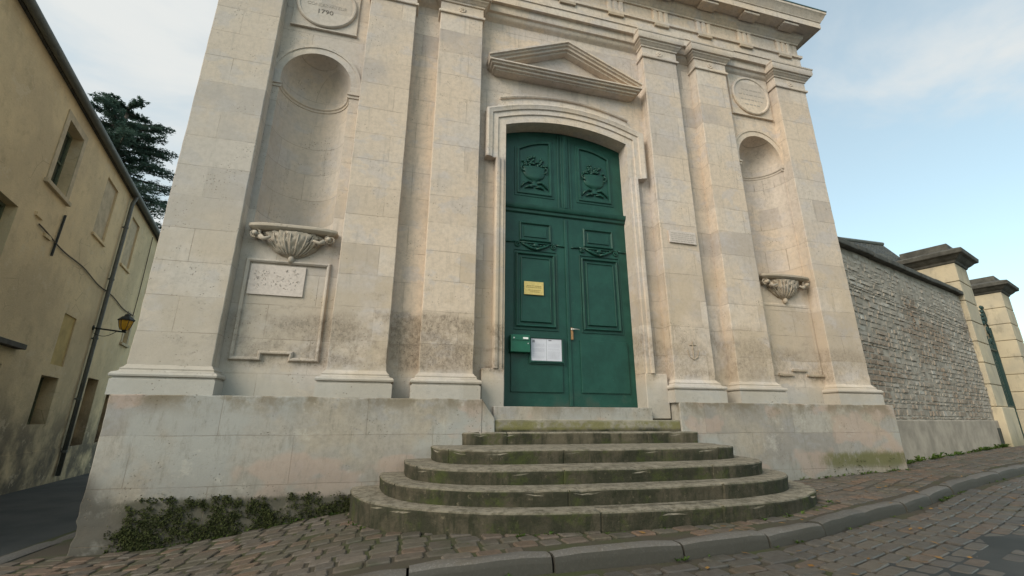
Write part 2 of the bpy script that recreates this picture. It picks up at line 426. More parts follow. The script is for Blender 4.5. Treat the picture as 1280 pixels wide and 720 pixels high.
M['mortar'] = simple('lime_mortar', (.30,.265,.22), .95, var=.3, sc=5)
M['render'] = simple('brown_render', (.34,.29,.235), .95, var=.22, sc=2.5)
def pierm():
    t = NT('pier_limestone'); x, y, z = t.sep()
    c = t.mix(t.ramp(t.noise(1.1, 5), .4, .6), (.54,.455,.32), (.45,.39,.29))
    c = t.mix(t.ramp(t.noise(4, 6, .7, (1,1,.4)), .5, .72, 0, .55), c, (.22,.19,.14))
    c = t.mix(t.ramp(z, 1.1, .5, 0, .6), c, (.14,.13,.07))
    return t.fin(c, .9, t.noise(24, 6), .5, .01)
M['pier'] = pierm()
M['cap_dark'] = simple('blackened_stone', (.085,.080,.068), .9, var=.35, sc=4)
def mossm():
    t = NT('dark_moss')
    c = t.mix(t.noise(13, 5), (.018,.026,.008), (.075,.082,.024))
    return t.fin(c, .95, t.noise(50, 5), .8, .02)
M['moss'] = mossm()
def leaf(name, a, b, tr=.35):
    t = NT(name); c = t.mix(t.island(), a, b); t.fin(c, .6, None)
    tl = t.n('ShaderNodeBsdfTranslucent'); t.link(c, tl.inputs[0]); ms_ = t.n('ShaderNodeMixShader'); ms_.inputs[0].default_value = tr
    t.link(t.b.outputs[0], ms_.inputs[1]); t.link(tl.outputs[0], ms_.inputs[2]); t.link(ms_.outputs[0], t.t.nodes['Material Output'].inputs[0])
    return t.m
M['weed'] = leaf('weed_leaves', (.035,.075,.012), (.10,.15,.025))
M['needles'] = leaf('cedar_needles', (.055,.105,.085), (.11,.16,.12))
M['bark'] = simple('cedar_bark', (.10,.08,.065), .9, var=.3)

# ------------------------------------------------------------------ ground
FX = [-60,-9,-3,-2.35,-1.54,-.73,0,1,2.5,4.7,6.14,8.27,10,15,40,400]
FZ = [-.6,-.15,-.07,-.05,.05,.19,.29,.33,.345,.37,.39,.49,.52,.57,.7,.7]
def fx(x):
    if x <= FX[0]: return FZ[0]
    for i in range(len(FX)-1):
        if x <= FX[i+1]:
            k = (x-FX[i])/(FX[i+1]-FX[i]); return FZ[i]*(1-k)+FZ[i+1]*k
    return FZ[-1]
def g(x, y):
    z = sum(fx(x+d) for d in (-.35,-.17,0,.17,.35))/5
    if y > 8 and x < -3.3: z -= .02*min(y-8, 30)
    return z
KERB = [(-12,2.2),(-6,2.9),(-3.2,3.35),(-1.5,3.5),(-.02,3.48),(.6,3.45),(1.54,3.45),(2.33,3.46),(3.09,3.54),(3.82,3.70),(4.8,4.02),(5.64,4.25),(7.06,4.72),(8.8,5.2),(10.57,5.72),(14,6.7),(20,8.5),(32,12.0)]
def kerby(x):
    for a, b in zip(KERB, KERB[1:]):
        if x <= b[0]:
            k = (x-a[0])/(b[0]-a[0]); k = max(0, k); return a[1]*(1-k)+b[1]*k
    return KERB[-1][1]

def sheet(name, xs, ys, zf, mat, kind='structure', skip=None):
    m = MB(); n = len(ys)
    m.v = [(x, y, zf(x, y)) for x in xs for y in ys]
    for i in range(len(xs)-1):
        for j in range(len(ys)-1):
            if skip and skip((xs[i]+xs[i+1])/2, (ys[j]+ys[j+1])/2): continue
            m.f.append((i*n+j, (i+1)*n+j, (i+1)*n+j+1, i*n+j+1))
    o = m.build(name, mat, None, smooth=True); o['kind'] = kind; return o
def frange(a, b, s):
    n = max(1, round((b-a)/s)); return [a+(b-a)*i/n for i in range(n+1)]
XS = [-300,-120,-60,-30,-20]+frange(-12, 20, .4)+[24,30,40,60,120,300]
YS = [-300,-100,-30,-10,-4]+frange(0, 16, .4)+[20,26,34,50,100,300]
sheet('ground', XS, YS, lambda x, y: g(x, y)-.17-(.0 if -20 < x < 40 and -4 < y < 30 else .1), M['asphalt'])
# joint beds under the setts
sheet('footpath', frange(-3.72, 22, .25), [k/12 for k in range(13)], lambda x, k: 0, M['joint'])
fo = bpy.data.objects['footpath']; me = fo.data
me.clear_geometry()
def strip(xs, ylo, yhi, ny, dz):
    vs, fs = [], []
    for x in xs:
        a, b = ylo(x), yhi(x)
        for j in range(ny+1):
            y = a+(b-a)*j/ny; vs.append((x, y, g(x, y)+dz))
    for i in range(len(xs)-1):
        for j in range(ny):
            q = i*(ny+1)+j; fs.append((q, q+ny+1, q+ny+2, q+1))
    return vs, fs
def pave_back(x):
    if x < -3.05: return 16.
    if x < 8.27: return 6.3
    return 6.35+(x-8.27)*.3434+.1
def rough_strip_obj(name, xs, lo, hi, ny, dz, mat):
    vs, fs = strip(xs, lo, hi, ny, dz); m = MB(); m.v = vs; m.f = fs
    o = m.build(name, mat, None, smooth=True); o['kind'] = 'structure'; return o
bpy.data.objects.remove(fo)
rough_strip_obj('footpath_bed', frange(-3.05, 22, .1), lambda x: kerby(x), pave_back, 36, -.011, M['joint'])
rough_strip_obj('footpath_bed', frange(-3.72, -3.05, .2), lambda x: kerby(x), lambda x: 16., 60, -.011, M['joint'])
rough_strip_obj('road_bed', frange(-12, 30, .12), lambda x: -3, kerby, 80, -.108, M['joint'])
rough_strip_obj('side_street', frange(-12, -3.72, .3), lambda x: kerby(x), lambda x: 34., 60, -.03, M['asphalt'])

def sett(m, x, y, w, d, z, ang=0, zfun=None, tilt=.006):
    """one sett: uneven outline, rounded top"""
    c, s_ = math.cos(ang), math.sin(ang); j = .09
    hw, hd = w/2, d/2
    out, mid, top = [], [], []
    cr = [(-1,-.74),(-.84,-1),(.84,-1),(1,-.74),(1,.74),(.84,1),(-.84,1),(-1,.74)]
    tx, ty = random.gauss(0, tilt*3), random.gauss(0, tilt*3); h0 = random.gauss(0, tilt)
    jx = [1+random.uniform(-j, j*.3) for _ in cr]
    for k, (a, b) in enumerate(cr):
        for lst, sc, dz in ((out, 1.0, -.05), (mid, .985, -.008), (top, .88, .0)):
            px, py = a*hw*sc*jx[k], b*hd*sc*jx[k]
            X, Y = x+px*c-py*s_, y+px*s_+py*c
            zz = (zfun(X, Y) if zfun else z)+dz+h0+tx*px+ty*py
            lst.append((X, Y, zz))
    n = len(cr); base = len(m.v); m.v += out+mid+top
    for r in range(2):
        for k in range(n):
            k2 = (k+1) % n
            m.f.append((base+r*n+k, base+r*n+k2, base+(r+1)*n+k2, base+(r+1)*n+k))
    m.f.append(tuple(base+2*n+k for k in range(n)))

def inside_steps(x, y):
    if y > 5.88: return x < 8.27
    a, b = 2.88, 2.12
    return (abs((x-2.5)/a)**2.5+abs((5.92-y)/b)**2.5) < .92
# footpath setts
m = MB(); y = 2.4; row = 0
while y < 13.0:
    d = .155*random.uniform(.94, 1.06); x = -3.66+random.uniform(0, .1)
    while x < 17.5:
        w = random.uniform(.15, .25); X = x+w/2; x += w
        # rows follow the kerb; shear towards the left corner
        yy = y+.05*math.sin(X*.9)+.03*math.sin(X*2.3+row)
        off = kerby(X)-3.45 if X > 2 else 0
        yy += off
        if X < -.8: yy += (-.8-X)*-.28
        if yy < kerby(X)+.10: continue
        if X > -3.05 and yy > pave_back(X)-.42 and X < 8.27: continue
        if X >= 8.27 and yy > pave_back(X)-.15: continue
        if inside_steps(X, yy): continue
        if X < -3.05 and yy > 13: continue
        sett(m, X, yy, w-.018, d-.016, 0, random.gauss(-.12 if X < -.8 else math.atan(kerby(X+.5)-kerby(X-.5)) if X > 2 else .03, .05), lambda a, b: g(a, b), .0035)
    y += .158; row += 1
o = m.build('footpath', M['pave'], None); o['kind'] = 'structure'
# road setts : long narrow stones in slanting rows
m = MB(); ang = .02
y = -.6
while y < 12:
    x = -2.5+random.uniform(0, .2)
    while x < 19:
        w = random.uniform(.20, .34); X = x+w/2; x += w
        yy = y+.33*max(0, X-3)+.04*math.sin(X)
        if yy > kerby(X)-.215: continue
        if X < 2 and yy < 1.2: continue
        sett(m, X, yy, w-.02, .118, 0, .12 if X < 3 else .32, lambda a, b: g(a, b)-.092, .003)
    y += .132
o = m.build('road', M['roadsett'], None); o['kind'] = 'structure'
# worn asphalt skim over the middle of the road
EDG = [(-12,1.4),(-2,2.0),(1,2.25),(2.4,2.45),(3.0,2.55),(4.0,3.0),(5.3,3.3),(8,4.1),(12,5.3),(20,7.6),(30,10.5)]
def edgey(x):
    for a, b in zip(EDG, EDG[1:]):
        if x <= b[0]: k = (x-a[0])/(b[0]-a[0]); return a[1]*(1-k)+b[1]*k+.16*noise.noise(Vector((x*1.3,0,5)))+.08*noise.noise(Vector((x*4,0,8)))
    return 10.5
vs, fs = [], []
xs_ = frange(-12, 30, .1); ny_ = 70
for x in xs_:
    for j_ in range(ny_+1):
        y = -3+(edgey(x)+3)*(j_/ny_)**.8
        e_ = min(1, (edgey(x)-y)/.5)
        vs.append((x, y, g(x,y)-.0925+.008*noise.noise(Vector((x*1.7,y*1.7,2)))-.002+.004*e_-.014*max(0, 1-e_*2)))
for i in range(len(xs_)-1):
    for j_ in range(ny_): q = i*(ny_+1)+j_; fs.append((q, q+ny_+1, q+ny_+2, q+1))
m = MB(); m.v = vs; m.f = fs; o = m.build('road_patch', M['asphalt'], None, smooth=True); o['kind'] = 'structure'
# kerb stones along the curve
def kerb_run(pts, width, h, name, flush=False):
    m = MB(); L = [Vector(p) for p in pts]; seg = []
    tot = 0
    for a, b in zip(L, L[1:]): seg.append((tot, a, b)); tot += (b-a).length
    def at(s):
        for t0, a, b in seg:
            l = (b-a).length
            if s <= t0+l: return a+(b-a)*((s-t0)/l), (b-a).normalized()
        return L[-1], (L[-1]-L[-2]).normalized()
    s = 0
    while s < tot-.1:
        ln = random.uniform(.75, 1.2); e = min(tot, s+ln); k = 5
        prof = [(-.01,-.2),(0,-.012),(.02,.006),(width*.7,.008),(width*.9,-.006),(width,-.04),(width+.015,-.2)]
        rows = []
        dz = random.gauss(0, .006); sh = random.gauss(0, .006)
        for i in range(k+1):
            q = s+.009+(e-s-.018)*i/k; p, d = at(q); nrm = Vector((d.y, -d.x))
            ee = .012 if i in (0, k) else 0
            rows.append([(p.x+nrm.x*(u+sh), p.y+nrm.y*(u+sh), g(p.x, p.y)+v+dz-ee+.007*noise.noise(Vector((p.x*4, p.y*4, u*9)))) for u, v in prof])
        for a, b in zip(rows, rows[1:]):
            for t in range(len(prof)-1): m.quad(a[t], a[t+1], b[t+1], b[t])
        m.add(rows[0], [tuple(range(len(prof)))]); m.add(rows[-1], [tuple(reversed(range(len(prof))))])
        s = e
    o = m.build(name, M['kerb'], None, autos=40); o['kind'] = 'structure'
def smooth_poly(P, n=6):
    out = []
    for i in range(len(P)-1):
        p0 = Vector(P[max(i-1,0)]); p1 = Vector(P[i]); p2 = Vector(P[i+1]); p3 = Vector(P[min(i+2,len(P)-1)])
        for k in range(n):
            t = k/n
            out.append(.5*((2*p1)+(-p0+p2)*t+(2*p0-5*p1+4*p2-p3)*t*t+(-p0+3*p1-3*p2+p3)*t**3))
    out.append(Vector(P[-1])); return out
kerb_run([(p.x, p.y+.02) for p in smooth_poly(KERB[1:-1])], .15, .1, 'kerb')
kerb_run([(-3.62, 3.6),(-3.64,6),(-3.66,16)], .01+.17, .0, 'street_edge_stones')

# ------------------------------------------------------------------ church facade
CH = thing('chapel', (2.57, 6.2, .3), 'pale limestone classical chapel front with pilasters, niches, pediment and carved green double door', 'chapel')
YB = 6.2   # bay wall plane
YP = 6.0   # pilaster plane
def arcpts(cx, half, zend, crown, n=18):
    r = (half*half+(crown-zend)**2)/(2*(crown-zend)); zc = crown-r
    a = math.asin(half/r)
    return [(cx+r*math.sin(t), zc+r*math.cos(t)) for t in [-a+2*a*i/n for i in range(n+1)]]
def semic(cx, r, zs, n=24):
    return [(cx-r*math.cos(math.pi*i/n), zs+r*math.sin(math.pi*i/n)) for i in range(n+1)]
def bay(m, x0, x1, z0, z1, Y, top=None, zb=None):
    if top is None: m.quad((x0,Y,z0),(x1,Y,z0),(x1,Y,z1),(x0,Y,z1)); return
    xa, xb = top[0][0], top[-1][0]
    for a, b in ((x0, xa), (xb, x1)):
        m.quad((a,Y,z0),(b,Y,z0),(b,Y,z1),(a,Y,z1))
    if zb > z0: m.quad((xa,Y,z0),(xb,Y,z0),(xb,Y,zb),(xa,Y,zb))
    for p, q in zip(top, top[1:]): m.quad((p[0],Y,p[1]),(q[0],Y,q[1]),(q[0],Y,z1),(p[0],Y,z1))
DOORARC = arcpts(2.5735, 1.1065, 5.98, 6.17)
NL, NR, NZB, NZS, NRr = -1.53, 6.70, 3.75, 6.25, .5
w = MB()
bay(w, -2.85, -.5, 1.4, 8.5, YB, semic(NL, NRr, NZS), NZB)
bay(w, -.5, .6, 1.4, 8.5, YB)
bay(w, .6, 4.5, 1.2, 8.5, YB, DOORARC, 1.2)
bay(w, 4.5, 5.7, 1.4, 8.5, YB)
bay(w, 5.7, 7.9, 1.4, 8.5, YB, semic(NR, NRr, NZS), NZB)
w.build('wall', M['stone'], CH)
w = MB()
w.quad((-2.9,6.1,-.6),(-2.9,18,-.6),(-2.9,18,9.5),(-2.9,6.1,9.5))
w.quad((7.92,6.1,-.6),(7.92,18,-.6),(7.92,18,9.5),(7.92,6.1,9.5))
w.quad((-2.9,18,-.6),(7.92,18,-.6),(7.92,18,9.5),(-2.9,18,9.5))
w.build('side_wall', M['stone'], CH)
# roof
r = MB()
r.add([(-3.3,5.7,9.8),(8.35,5.7,9.8),(8.35,18.4,9.8),(-3.3,18.4,9.8),(2.5,10.5,12.4),(2.5,13.5,12.4)],
      [(0,1,4),(1,2,5,4),(2,3,5),(3,0,4,5),(0,3,2,1)])
r.build('roof', M['slate'], CH)
# plinth
def pl_amp(p): return .006+(.045*min(1,(-2.4-p.x)*2)*min(1,(.55-p.z)*3) if p.x < -2.4 and p.z < .55 else 0)+(.012 if p.z < .5 else 0)+(.008 if p.z > 1.38 else 0)
pm = MB()
pm.gridbox(-3.02, 1.13, 5.90, 6.35, -.5, 1.50, .075, fn=pl_amp)
pm.add([(1.128,5.90,-.5),(1.128,5.90,1.5),(1.30,5.90,1.26),(1.30,5.90,-.5),(1.128,6.3,-.5),(1.128,6.3,1.5),(1.30,6.3,1.26),(1.30,6.3,-.5)],
       [(0,3,2,1),(1,2,6,5),(3,7,6,2),(4,5,6,7)])
pm.build('plinth', M['plinth'], CH, autos=50, bevel=.012); pm = MB()
pm.gridbox(4.09, 8.26, 5.90, 6.35, -.3, 1.50, .11, fn=pl_amp)
pm.build('plinth', M['plinth'], CH, autos=50, bevel=.012)
# left flank plinth with broken foot
fm = MB(); fm.gridbox(-3.015, -2.8, 6.33, 17, -.6, 1.49, .3, .01)
fm.build('flank_plinth', M['plinth'], CH, autos=50); fm = MB(); fm.gridbox(8.0, 8.255, 6.33, 17, -.3, 1.49, .3, .01)
fm.build('flank_plinth', M['plinth'], CH, autos=50)
# pilasters
PIL = [(-2.98,-2.12),(-.86,-.13),(.28,1.01),(4.13,4.86),(5.29,6.0),(7.23,8.0)]
BASE = [(.09,1.495),(.09,1.665),(.075,1.675),(.072,1.69),(.10,1.70),(.105,1.72),(.09,1.745),(.05,1.76),(.04,1.775),(.045,1.79),(.02,1.81),(.0,1.84)]
CAP = [(0,7.925),(.028,7.93),(.035,7.95),(.028,7.975),(.004,7.98),(.004,8.165),(.025,8.17),(.03,8.20),(.055,8.215),(.075,8.25),(.085,8.255),(.09,8.285),(.12,8.29),(.135,8.33),(.135,8.42),(.145,8.425),(.15,8.45)]
def worn(edge):
    def f(p):
        a = .005
        if p.z < 2.9: a += .012*(2.9-p.z)/1.1
        return a
    return f
for i, (a, b) in enumerate(PIL):
    s_ = MB(); s_.gridbox(a, b, YP, 6.24, 1.8, 7.95, .075, fn=worn(i))
    po = s_.build('pilaster', M['stone'], CH, autos=50, bevel=.01)
    q = MB(); q.ring(a, b, YP, 6.24, BASE); q.build('pilaster_base', M['trim'], po, autos=35)
    q = MB(); q.ring(a-.001, b+.001, YP-.001, 6.24, CAP)
    for xx in ((a+b)/2,):
        for k in range(8):
            t = k*math.pi/4; q.blob((xx+.045*math.cos(t), YP-.008, 8.07+.045*math.sin(t)), .026, .014, .026, 6, 4)
        q.blob((xx, YP-.012, 8.07), .022, .02, .022, 6, 4)
    q.build('capital', M['trim'], po, autos=35)
# band mouldings that carry the capitals across the bays
BAND = [(0,8.17),(.03,8.20),(.06,8.215),(.08,8.25),(.09,8.29),(.13,8.30),(.14,8.34),(.14,8.42),(.15,8.45)]
q = MB()
for a, b in ((-2.12,-.86),(-.13,.28),(1.01,4.13),(4.86,5.29),(6.0,7.23)):
    rows = [[(a, YB-p, z), (b, YB-p, z)] for p, z in BAND]
    for r1, r2 in zip(rows, rows[1:]): q.quad(r1[0], r1[1], r2[1], r2[0])
    q.build('bay_moulding', M['trim'], CH, autos=35); q = MB()
# entablature
ENT = [(-.0,8.448),(.0,8.60),(.018,8.602),(.018,8.795),(.055,8.80),(.06,8.855),(.004,8.86),(.004,9.16),(.03,9.165),(.035,9.20),(.06,9.22),(.085,9.27),(.11,9.29),(.125,9.34),(.13,9.395),(.345,9.40),(.345,9.385),(.36,9.385),(.36,9.53),(.375,9.535),(.38,9.56),(.41,9.60),(.445,9.68),(.465,9.70),(.465,9.75)]
q = MB(); q.ring(-2.98, 8.0, 5.995, 17.9, ENT); en = q.build('entablature', M['trim'], CH, autos=35)
q = MB(); q.ring(-2.98, 8.0, 5.995, 17.9, [(.475,9.752),(.475,9.775),(.3,9.80)]); q.build('flashing', M['lead'], en)
for k in range(-5, 6):
    X = 2.6+k*1.0
    q = MB()
    for dx in (-.125, 0, .125): q.box(X+dx-.04, X+dx+.04, 5.945, 5.992, 8.862, 9.12)
    q.box(X-.175, X+.175, 5.965, 5.992, 8.862, 9.12); q.box(X-.18, X+.18, 5.94, 5.992, 9.122, 9.163)
    q.build('triglyph', M['trim'], en, bevel=.006, segs=1)
    q = MB(); q.box(X-.16, X+.16, 5.935, 5.976, 8.735, 8.797); q.build('regula', M['trim_dark'], en)
    q = MB(); q.box(X-.19, X+.19, 5.665, 5.86, 9.33, 9.398); q.build('mutule', M['trim'], en, bevel=.008, segs=1)
# niches
def niche(cx, lab):
    n = MB(); N = 24
    ring = lambda r, z: [(cx-r*math.cos(math.pi*i/N), YB+r*math.sin(math.pi*i/N), z) for i in range(N+1)]
    rows = [ring(NRr, z) for z in (NZB, 4.3, 4.9, 5.5, 6.04)]
    for a, b in zip(rows, rows[1:]):
        for i in range(N): n.quad(a[i], a[i+1], b[i+1], b[i])
    rows = [ring(NRr, 6.10), ring(NRr, NZS)]
    for a, b in zip(rows, rows[1:]):
        for i in range(N): n.quad(a[i], a[i+1], b[i+1], b[i])
    # quarter sphere
    K = 12; rows = []
    for k in range(K+1):
        ph = math.pi/2*k/K; rows.append([(cx-NRr*math.cos(math.pi*i/N)*math.cos(ph), YB+NRr*math.sin(math.pi*i/N)*math.cos(ph), 0) for i in range(N+1)])
    # build by slices of constant angle about the X axis so the front edge is the arch
    rows = []
    for k in range(K+1):
        ph = math.pi/2*(k/K)
        rows.append([(cx-NRr*math.cos(math.pi*i/N), YB+NRr*math.sin(math.pi*i/N)*math.cos(ph), NZS+NRr*math.sin(math.pi*i/N)*math.sin(ph)) for i in range(N+1)])
    for a, b in zip(rows, rows[1:]):
        for i in range(N): n.quad(a[i], a[i+1], b[i+1], b[i])
    fl = ring(NRr, NZB); n.add(fl, [tuple(range(len(fl)))])
    o = n.build('niche', M['stone'], CH, autos=30, label=lab)
    # impost
    q = MB()
    pr = [(0,6.035),(.012,6.04),(.016,6.07),(.034,6.085),(.038,6.11),(.0,6.118)]
    rows = [ring(NRr-p, z) for p, z in pr]
    for a, b in zip(rows, rows[1:]):
        for i in range(N): q.quad(a[i], a[i+1], b[i+1], b[i])
    for s_ in (-1, 1):
        xa, xb = sorted((cx+s_*(NRr-.03), cx+s_*.72)); 
        if cx < 0 and s_ == 1: xb = -.86
        q.box(xa, xb, YB-.035, YB+.002, 6.085, 6.118); q.box(xa, xb, YB-.015, YB+.002, 6.038, 6.085)
    q.build('impost', M['trim'], o, autos=30)
    q = MB(); q.sweep([(cx-NRr,6.12)]+semic(cx, NRr, NZS)+[(cx+NRr,6.12)], [(0,-.02),(0,.018),(.10,.018),(.105,.032),(.15,.034),(.155,0)], YB)
    q.build('archivolt', M['trim'], o, autos=30)
niche(NL, None); niche(NR, None)
# corbels under the niches
def corbel(cx, s_=1.0, mat='trim_dark'):
    q = MB(); N = 48; K = 14
    yc = YB
    def R(t): # t 0 top .. 1 bottom
        return .335*(1-t**1.9)**.7+.03
    rows = []
    for k in range(K+1):
        t = k/K; z = 3.665-.34*t
        row = []
        for i in range(N+1):
            a = math.pi*i/N
            rr = R(t)*(1+.03*math.sin(23*a+5*t)*(1 if 0 < k < K else .3)+.24*noise.noise(Vector((cx+a*6, t*6, 3)))+.12*noise.noise(Vector((cx+a*15, t*13, 3))))
            row.append((cx-rr*math.cos(a)*s_, yc-rr*.46*math.sin(a), z))
        rows.append(row)
    for a, b in zip(rows, rows[1:]):
        for i in range(N): q.quad(a[i], a[i+1], b[i+1], b[i])
    q.blob((cx, yc-.03, 3.30), .045, .045, .055, 8, 6)
    # acanthus leaves fanning up the bowl
    for j in range(13):
        a = math.pi*(j+.5+random.uniform(-.25,.25))/13
        pts, rad = [], []
        for k in range(7):
            t = .9-.8*k/6; rr = R(t)*1.0
            pts.append((cx-rr*math.cos(a)*s_, yc-rr*.47*math.sin(a), 3.665-.34*t)); rad.append(.005+.009*math.sin(math.pi*(k+.6)/7.5))
        q.tube(pts, rad, 6)
    # scroll ends
    for sd in (-1, 1):
        for k in range(20):
            t = k/19*2.1*math.pi*1.3; rr = .075*(1-k/26)
            if k: q.tube([pp, (cx+sd*(.455*s_+.02)-sd*rr*math.sin(t), yc-.10, 3.635+rr*math.cos(t)-.02)], .020*(1-k/34), 6)
            pp = (cx+sd*(.455*s_+.02)-sd*rr*math.sin(t), yc-.10, 3.635+rr*math.cos(t)-.02)
        q.tube([(cx+sd*.455*s_, yc-.02, 3.60), (cx+sd*.455*s_, yc-.17, 3.60)], [.036,.030], 10)
        q.tube([(cx+sd*.40*s_, yc-.12, 3.57),(cx+sd*.34*s_, yc-.14, 3.53),(cx+sd*.26*s_, yc-.16, 3.56)], [.04,.03,.015], 7)
    o = q.build('corbel', M[mat], CH, smooth=True)
    # shelf slab, slightly bowed
    p = MB(); n = 24; lay = [(.50,.15,3.67),(.53,.175,3.685),(.555,.20,3.705),(.555,.20,3.738),(.54,.19,3.75)]
    rows = []
    for hw, dp, z in lay:
        rows.append([(cx-hw*s_, YB+.002, z)]+[(cx-hw*s_*math.cos(math.pi*i/n)**1 if False else cx+hw*s_*(2*i/n-1), YB-dp*(1-abs(2*i/n-1)**4*.35), z) for i in range(n+1)]+[(cx+hw*s_, YB+.002, z)])
    for a, b in zip(rows, rows[1:]):
        for i in range(len(a)-1): p.quad(a[i], a[i+1], b[i+1], b[i])
    p.add(rows[-1], [tuple(range(len(rows[-1])))]); p.add(rows[0], [tuple(reversed(range(len(rows[0]))))])
    p.build('shelf', M[mat], o, bevel=.004, segs=1)
corbel(-1.49); corbel(6.66, .95)
# sunk panels beneath the niches
def panel(x0, x1, z0, z1, dep, name='wall_panel', step=.27):
    q = MB(); pth = [(x0,z0),(x0,z1),(x1,z1),(x1,z0),(x1-step,z0),(x1-step,z0+.08),(x0+step,z0+.08),(x0+step,z0)]
    pth.reverse(); pth = pth[::-1]
    q.sweep(pth, [(0,0),(.0,dep*.6),(.02,dep),(.035,dep),(.05,dep*.3),(.055,0)], YB, closed=True)
    return q.build(name, M['trim'], CH, autos=30)
pa = panel(-2.02+.04, -1.03, 1.99, 3.24, .045)
q = MB(); q.gridbox(-1.96, -1.29, YB-.022, YB+.01, 2.80, 3.21, .09, .004); q.build('inscription_slab', M['slab'], pa, autos=40)
q = MB()
random.seed(3)
for i in range(90):
    x = random.uniform(-1.9, -1.36); z = random.uniform(2.88, 3.15); 
    q.tube([(x, YB-.026, z), (x+random.uniform(-.02,.02), YB-.026, z+random.uniform(-.03,.03))], random.uniform(.0015,.003), 4)
q.build('worn_inscription', M['faint'], ORG and pa)
pb = panel(6.22, 7.17, 2.02, 3.20, .012)
q = MB()
for a, b, z in ((6.26,6.56,1.97),(6.56,6.86,2.05),(6.86,7.2,1.97)): q.gridbox(a, b, YB-.045, YB+.01, z, z+.035, .08, .006)
q.build('ledge', M['trim_dark'], pb, autos=40)
# medallions
def medallion(cx, zc, txt):
    q = MB(); r = .455
    q.gridbox(cx-.49, cx+.49, YB-.028, YB+.004, zc-.48, 8.20, .2, .002)
    q.box(cx-.50, cx+.50, YB-.045, YB+.004, zc-.50, zc-.475)
    o = q.build('medallion', M['trim'], CH, bevel=.004, segs=1)
    d = MB(); N = 48
    prof = [(r,YB-.028),(r,YB-.055),(r-.015,YB-.07),(r-.04,YB-.07),(r-.055,YB-.05),(r-.06,YB-.05)]
    rows = [[(cx+rr*math.cos(2*math.pi*i/N), yy, zc+rr*math.sin(2*math.pi*i/N)) for i in range(N)] for rr, yy in prof]
    for a, b in zip(rows, rows[1:]):
        for i in range(N): d.quad(a[i], a[(i+1) % N], b[(i+1) % N], b[i])
    d.add(rows[-1], [tuple(range(N))])
    d.build('disc', M['trim'], o, autos=35)
    return o
me1 = medallion(-1.53, 7.71, True)
text('CONSERVATEUR', .085, (-1.53, YB-.052, 7.66), M['faint'], 'lettering', me1, .95)
text('1790', .115, (-1.55, YB-.052, 7.52), M['letter'], 'lettering', me1, 1.1)
me2 = medallion(6.70, 7.70, False)
q = MB(); random.seed(5)
for z, hw in ((7.84,.22),(7.72,.30),(7.60,.26),(7.48,.18)):
    x = 6.70-hw
    while x < 6.70+hw:
        l = random.uniform(.03, .09); q.box(x, x+l, YB-.054, YB-.049, z-.012, z+.012); x += l+.03
q.build('worn_lettering', M['faint'], me2)
# pediment over the door
q = MB()
q.ring(1.42, 3.72, YB-.0, YB+.02, [(.06,6.985),(.155,6.99),(.16,7.01),(.20,7.015),(.205,7.05),(.245,7.055),(.25,7.085),(.28,7.09),(.28,7.115)])
pe = q.build('pediment', M['trim'], CH, autos=30)
q = MB(); q.sweep([(1.16,7.115),(2.57,7.725),(3.98,7.115)], [(-.055,0),(-.055,.10),(-.04,.155),(-.01,.16),(-.008,.205),(.025,.21),(.035,.245),(.06,.25),(.07,.28),(.10,.28),(.10,0)], YB)
q.build('raking_cornice', M['trim'], pe, autos=30)
q = MB(); q.add([(1.3,YB-.045,7.10),(3.84,YB-.045,7.10),(2.57,YB-.045,7.67),(1.3,YB,7.10),(3.84,YB,7.10),(2.57,YB,7.67)], [(0,1,2),(0,3,4,1),(1,4,5,2),(2,5,3,0)])
q.build('tympanum', M['stone'], pe)
# door surround with ears
D0, D1 = 1.467, 3.68
q = MB()
lowp = [(0,-.20),(0,.09),(.03,.09),(.038,.112),(.095,.112),(.105,.135),(.12,.14),(.15,.142),(.165,.12),(.17,0)]
upp = [(0,-.20),(0,.09),(.13,.09),(.138,.112),(.225,.112),(.235,.135),(.27,.142),(.30,.155),(.325,.15),(.34,.12),(.34,0)]
q.sweep([(D0,1.93),(D0,5.30)], lowp, YB); q.sweep([(D1,5.30),(D1,1.93)], lowp, YB)
q.sweep([(D0,5.302)]+DOORARC+[(D1,5.302)], upp, YB)
su = q.build('door_surround', M['trim'], CH, autos=32)
q = MB()
q.gridbox(1.14, D0, 6.09, 6.40, 1.26, 1.93, .1, .006); q.build('foot_block', M['trim'], su, autos=50, bevel=.012); q = MB(); q.gridbox(D1, 4.06, 6.09, 6.40, 1.26, 1.93, .1, .006)
q.build('foot_block', M['trim'], su, autos=50, bevel=.012)
q = MB()
oa = arcpts(2.5735, 1.30, 6.22, 6.50); ha = arcpts(2.5735, 1.20, 6.505, 6.70)
for (a, b, c, d) in zip(oa, oa[1:], ha[1:], ha): q.add([(a[0],YB-.03,a[1]),(b[0],YB-.03,b[1]),(c[0],YB-.03,c[1]),(d[0],YB-.03,d[1])], [(0,1,2,3)])
q.sweep(ha, [(-.012,.0),(-.012,.03),(-.008,.062),(.012,.075),(.022,.07),(.026,0)], YB)
q.build('hood_moulding', M['trim'], su, autos=30)
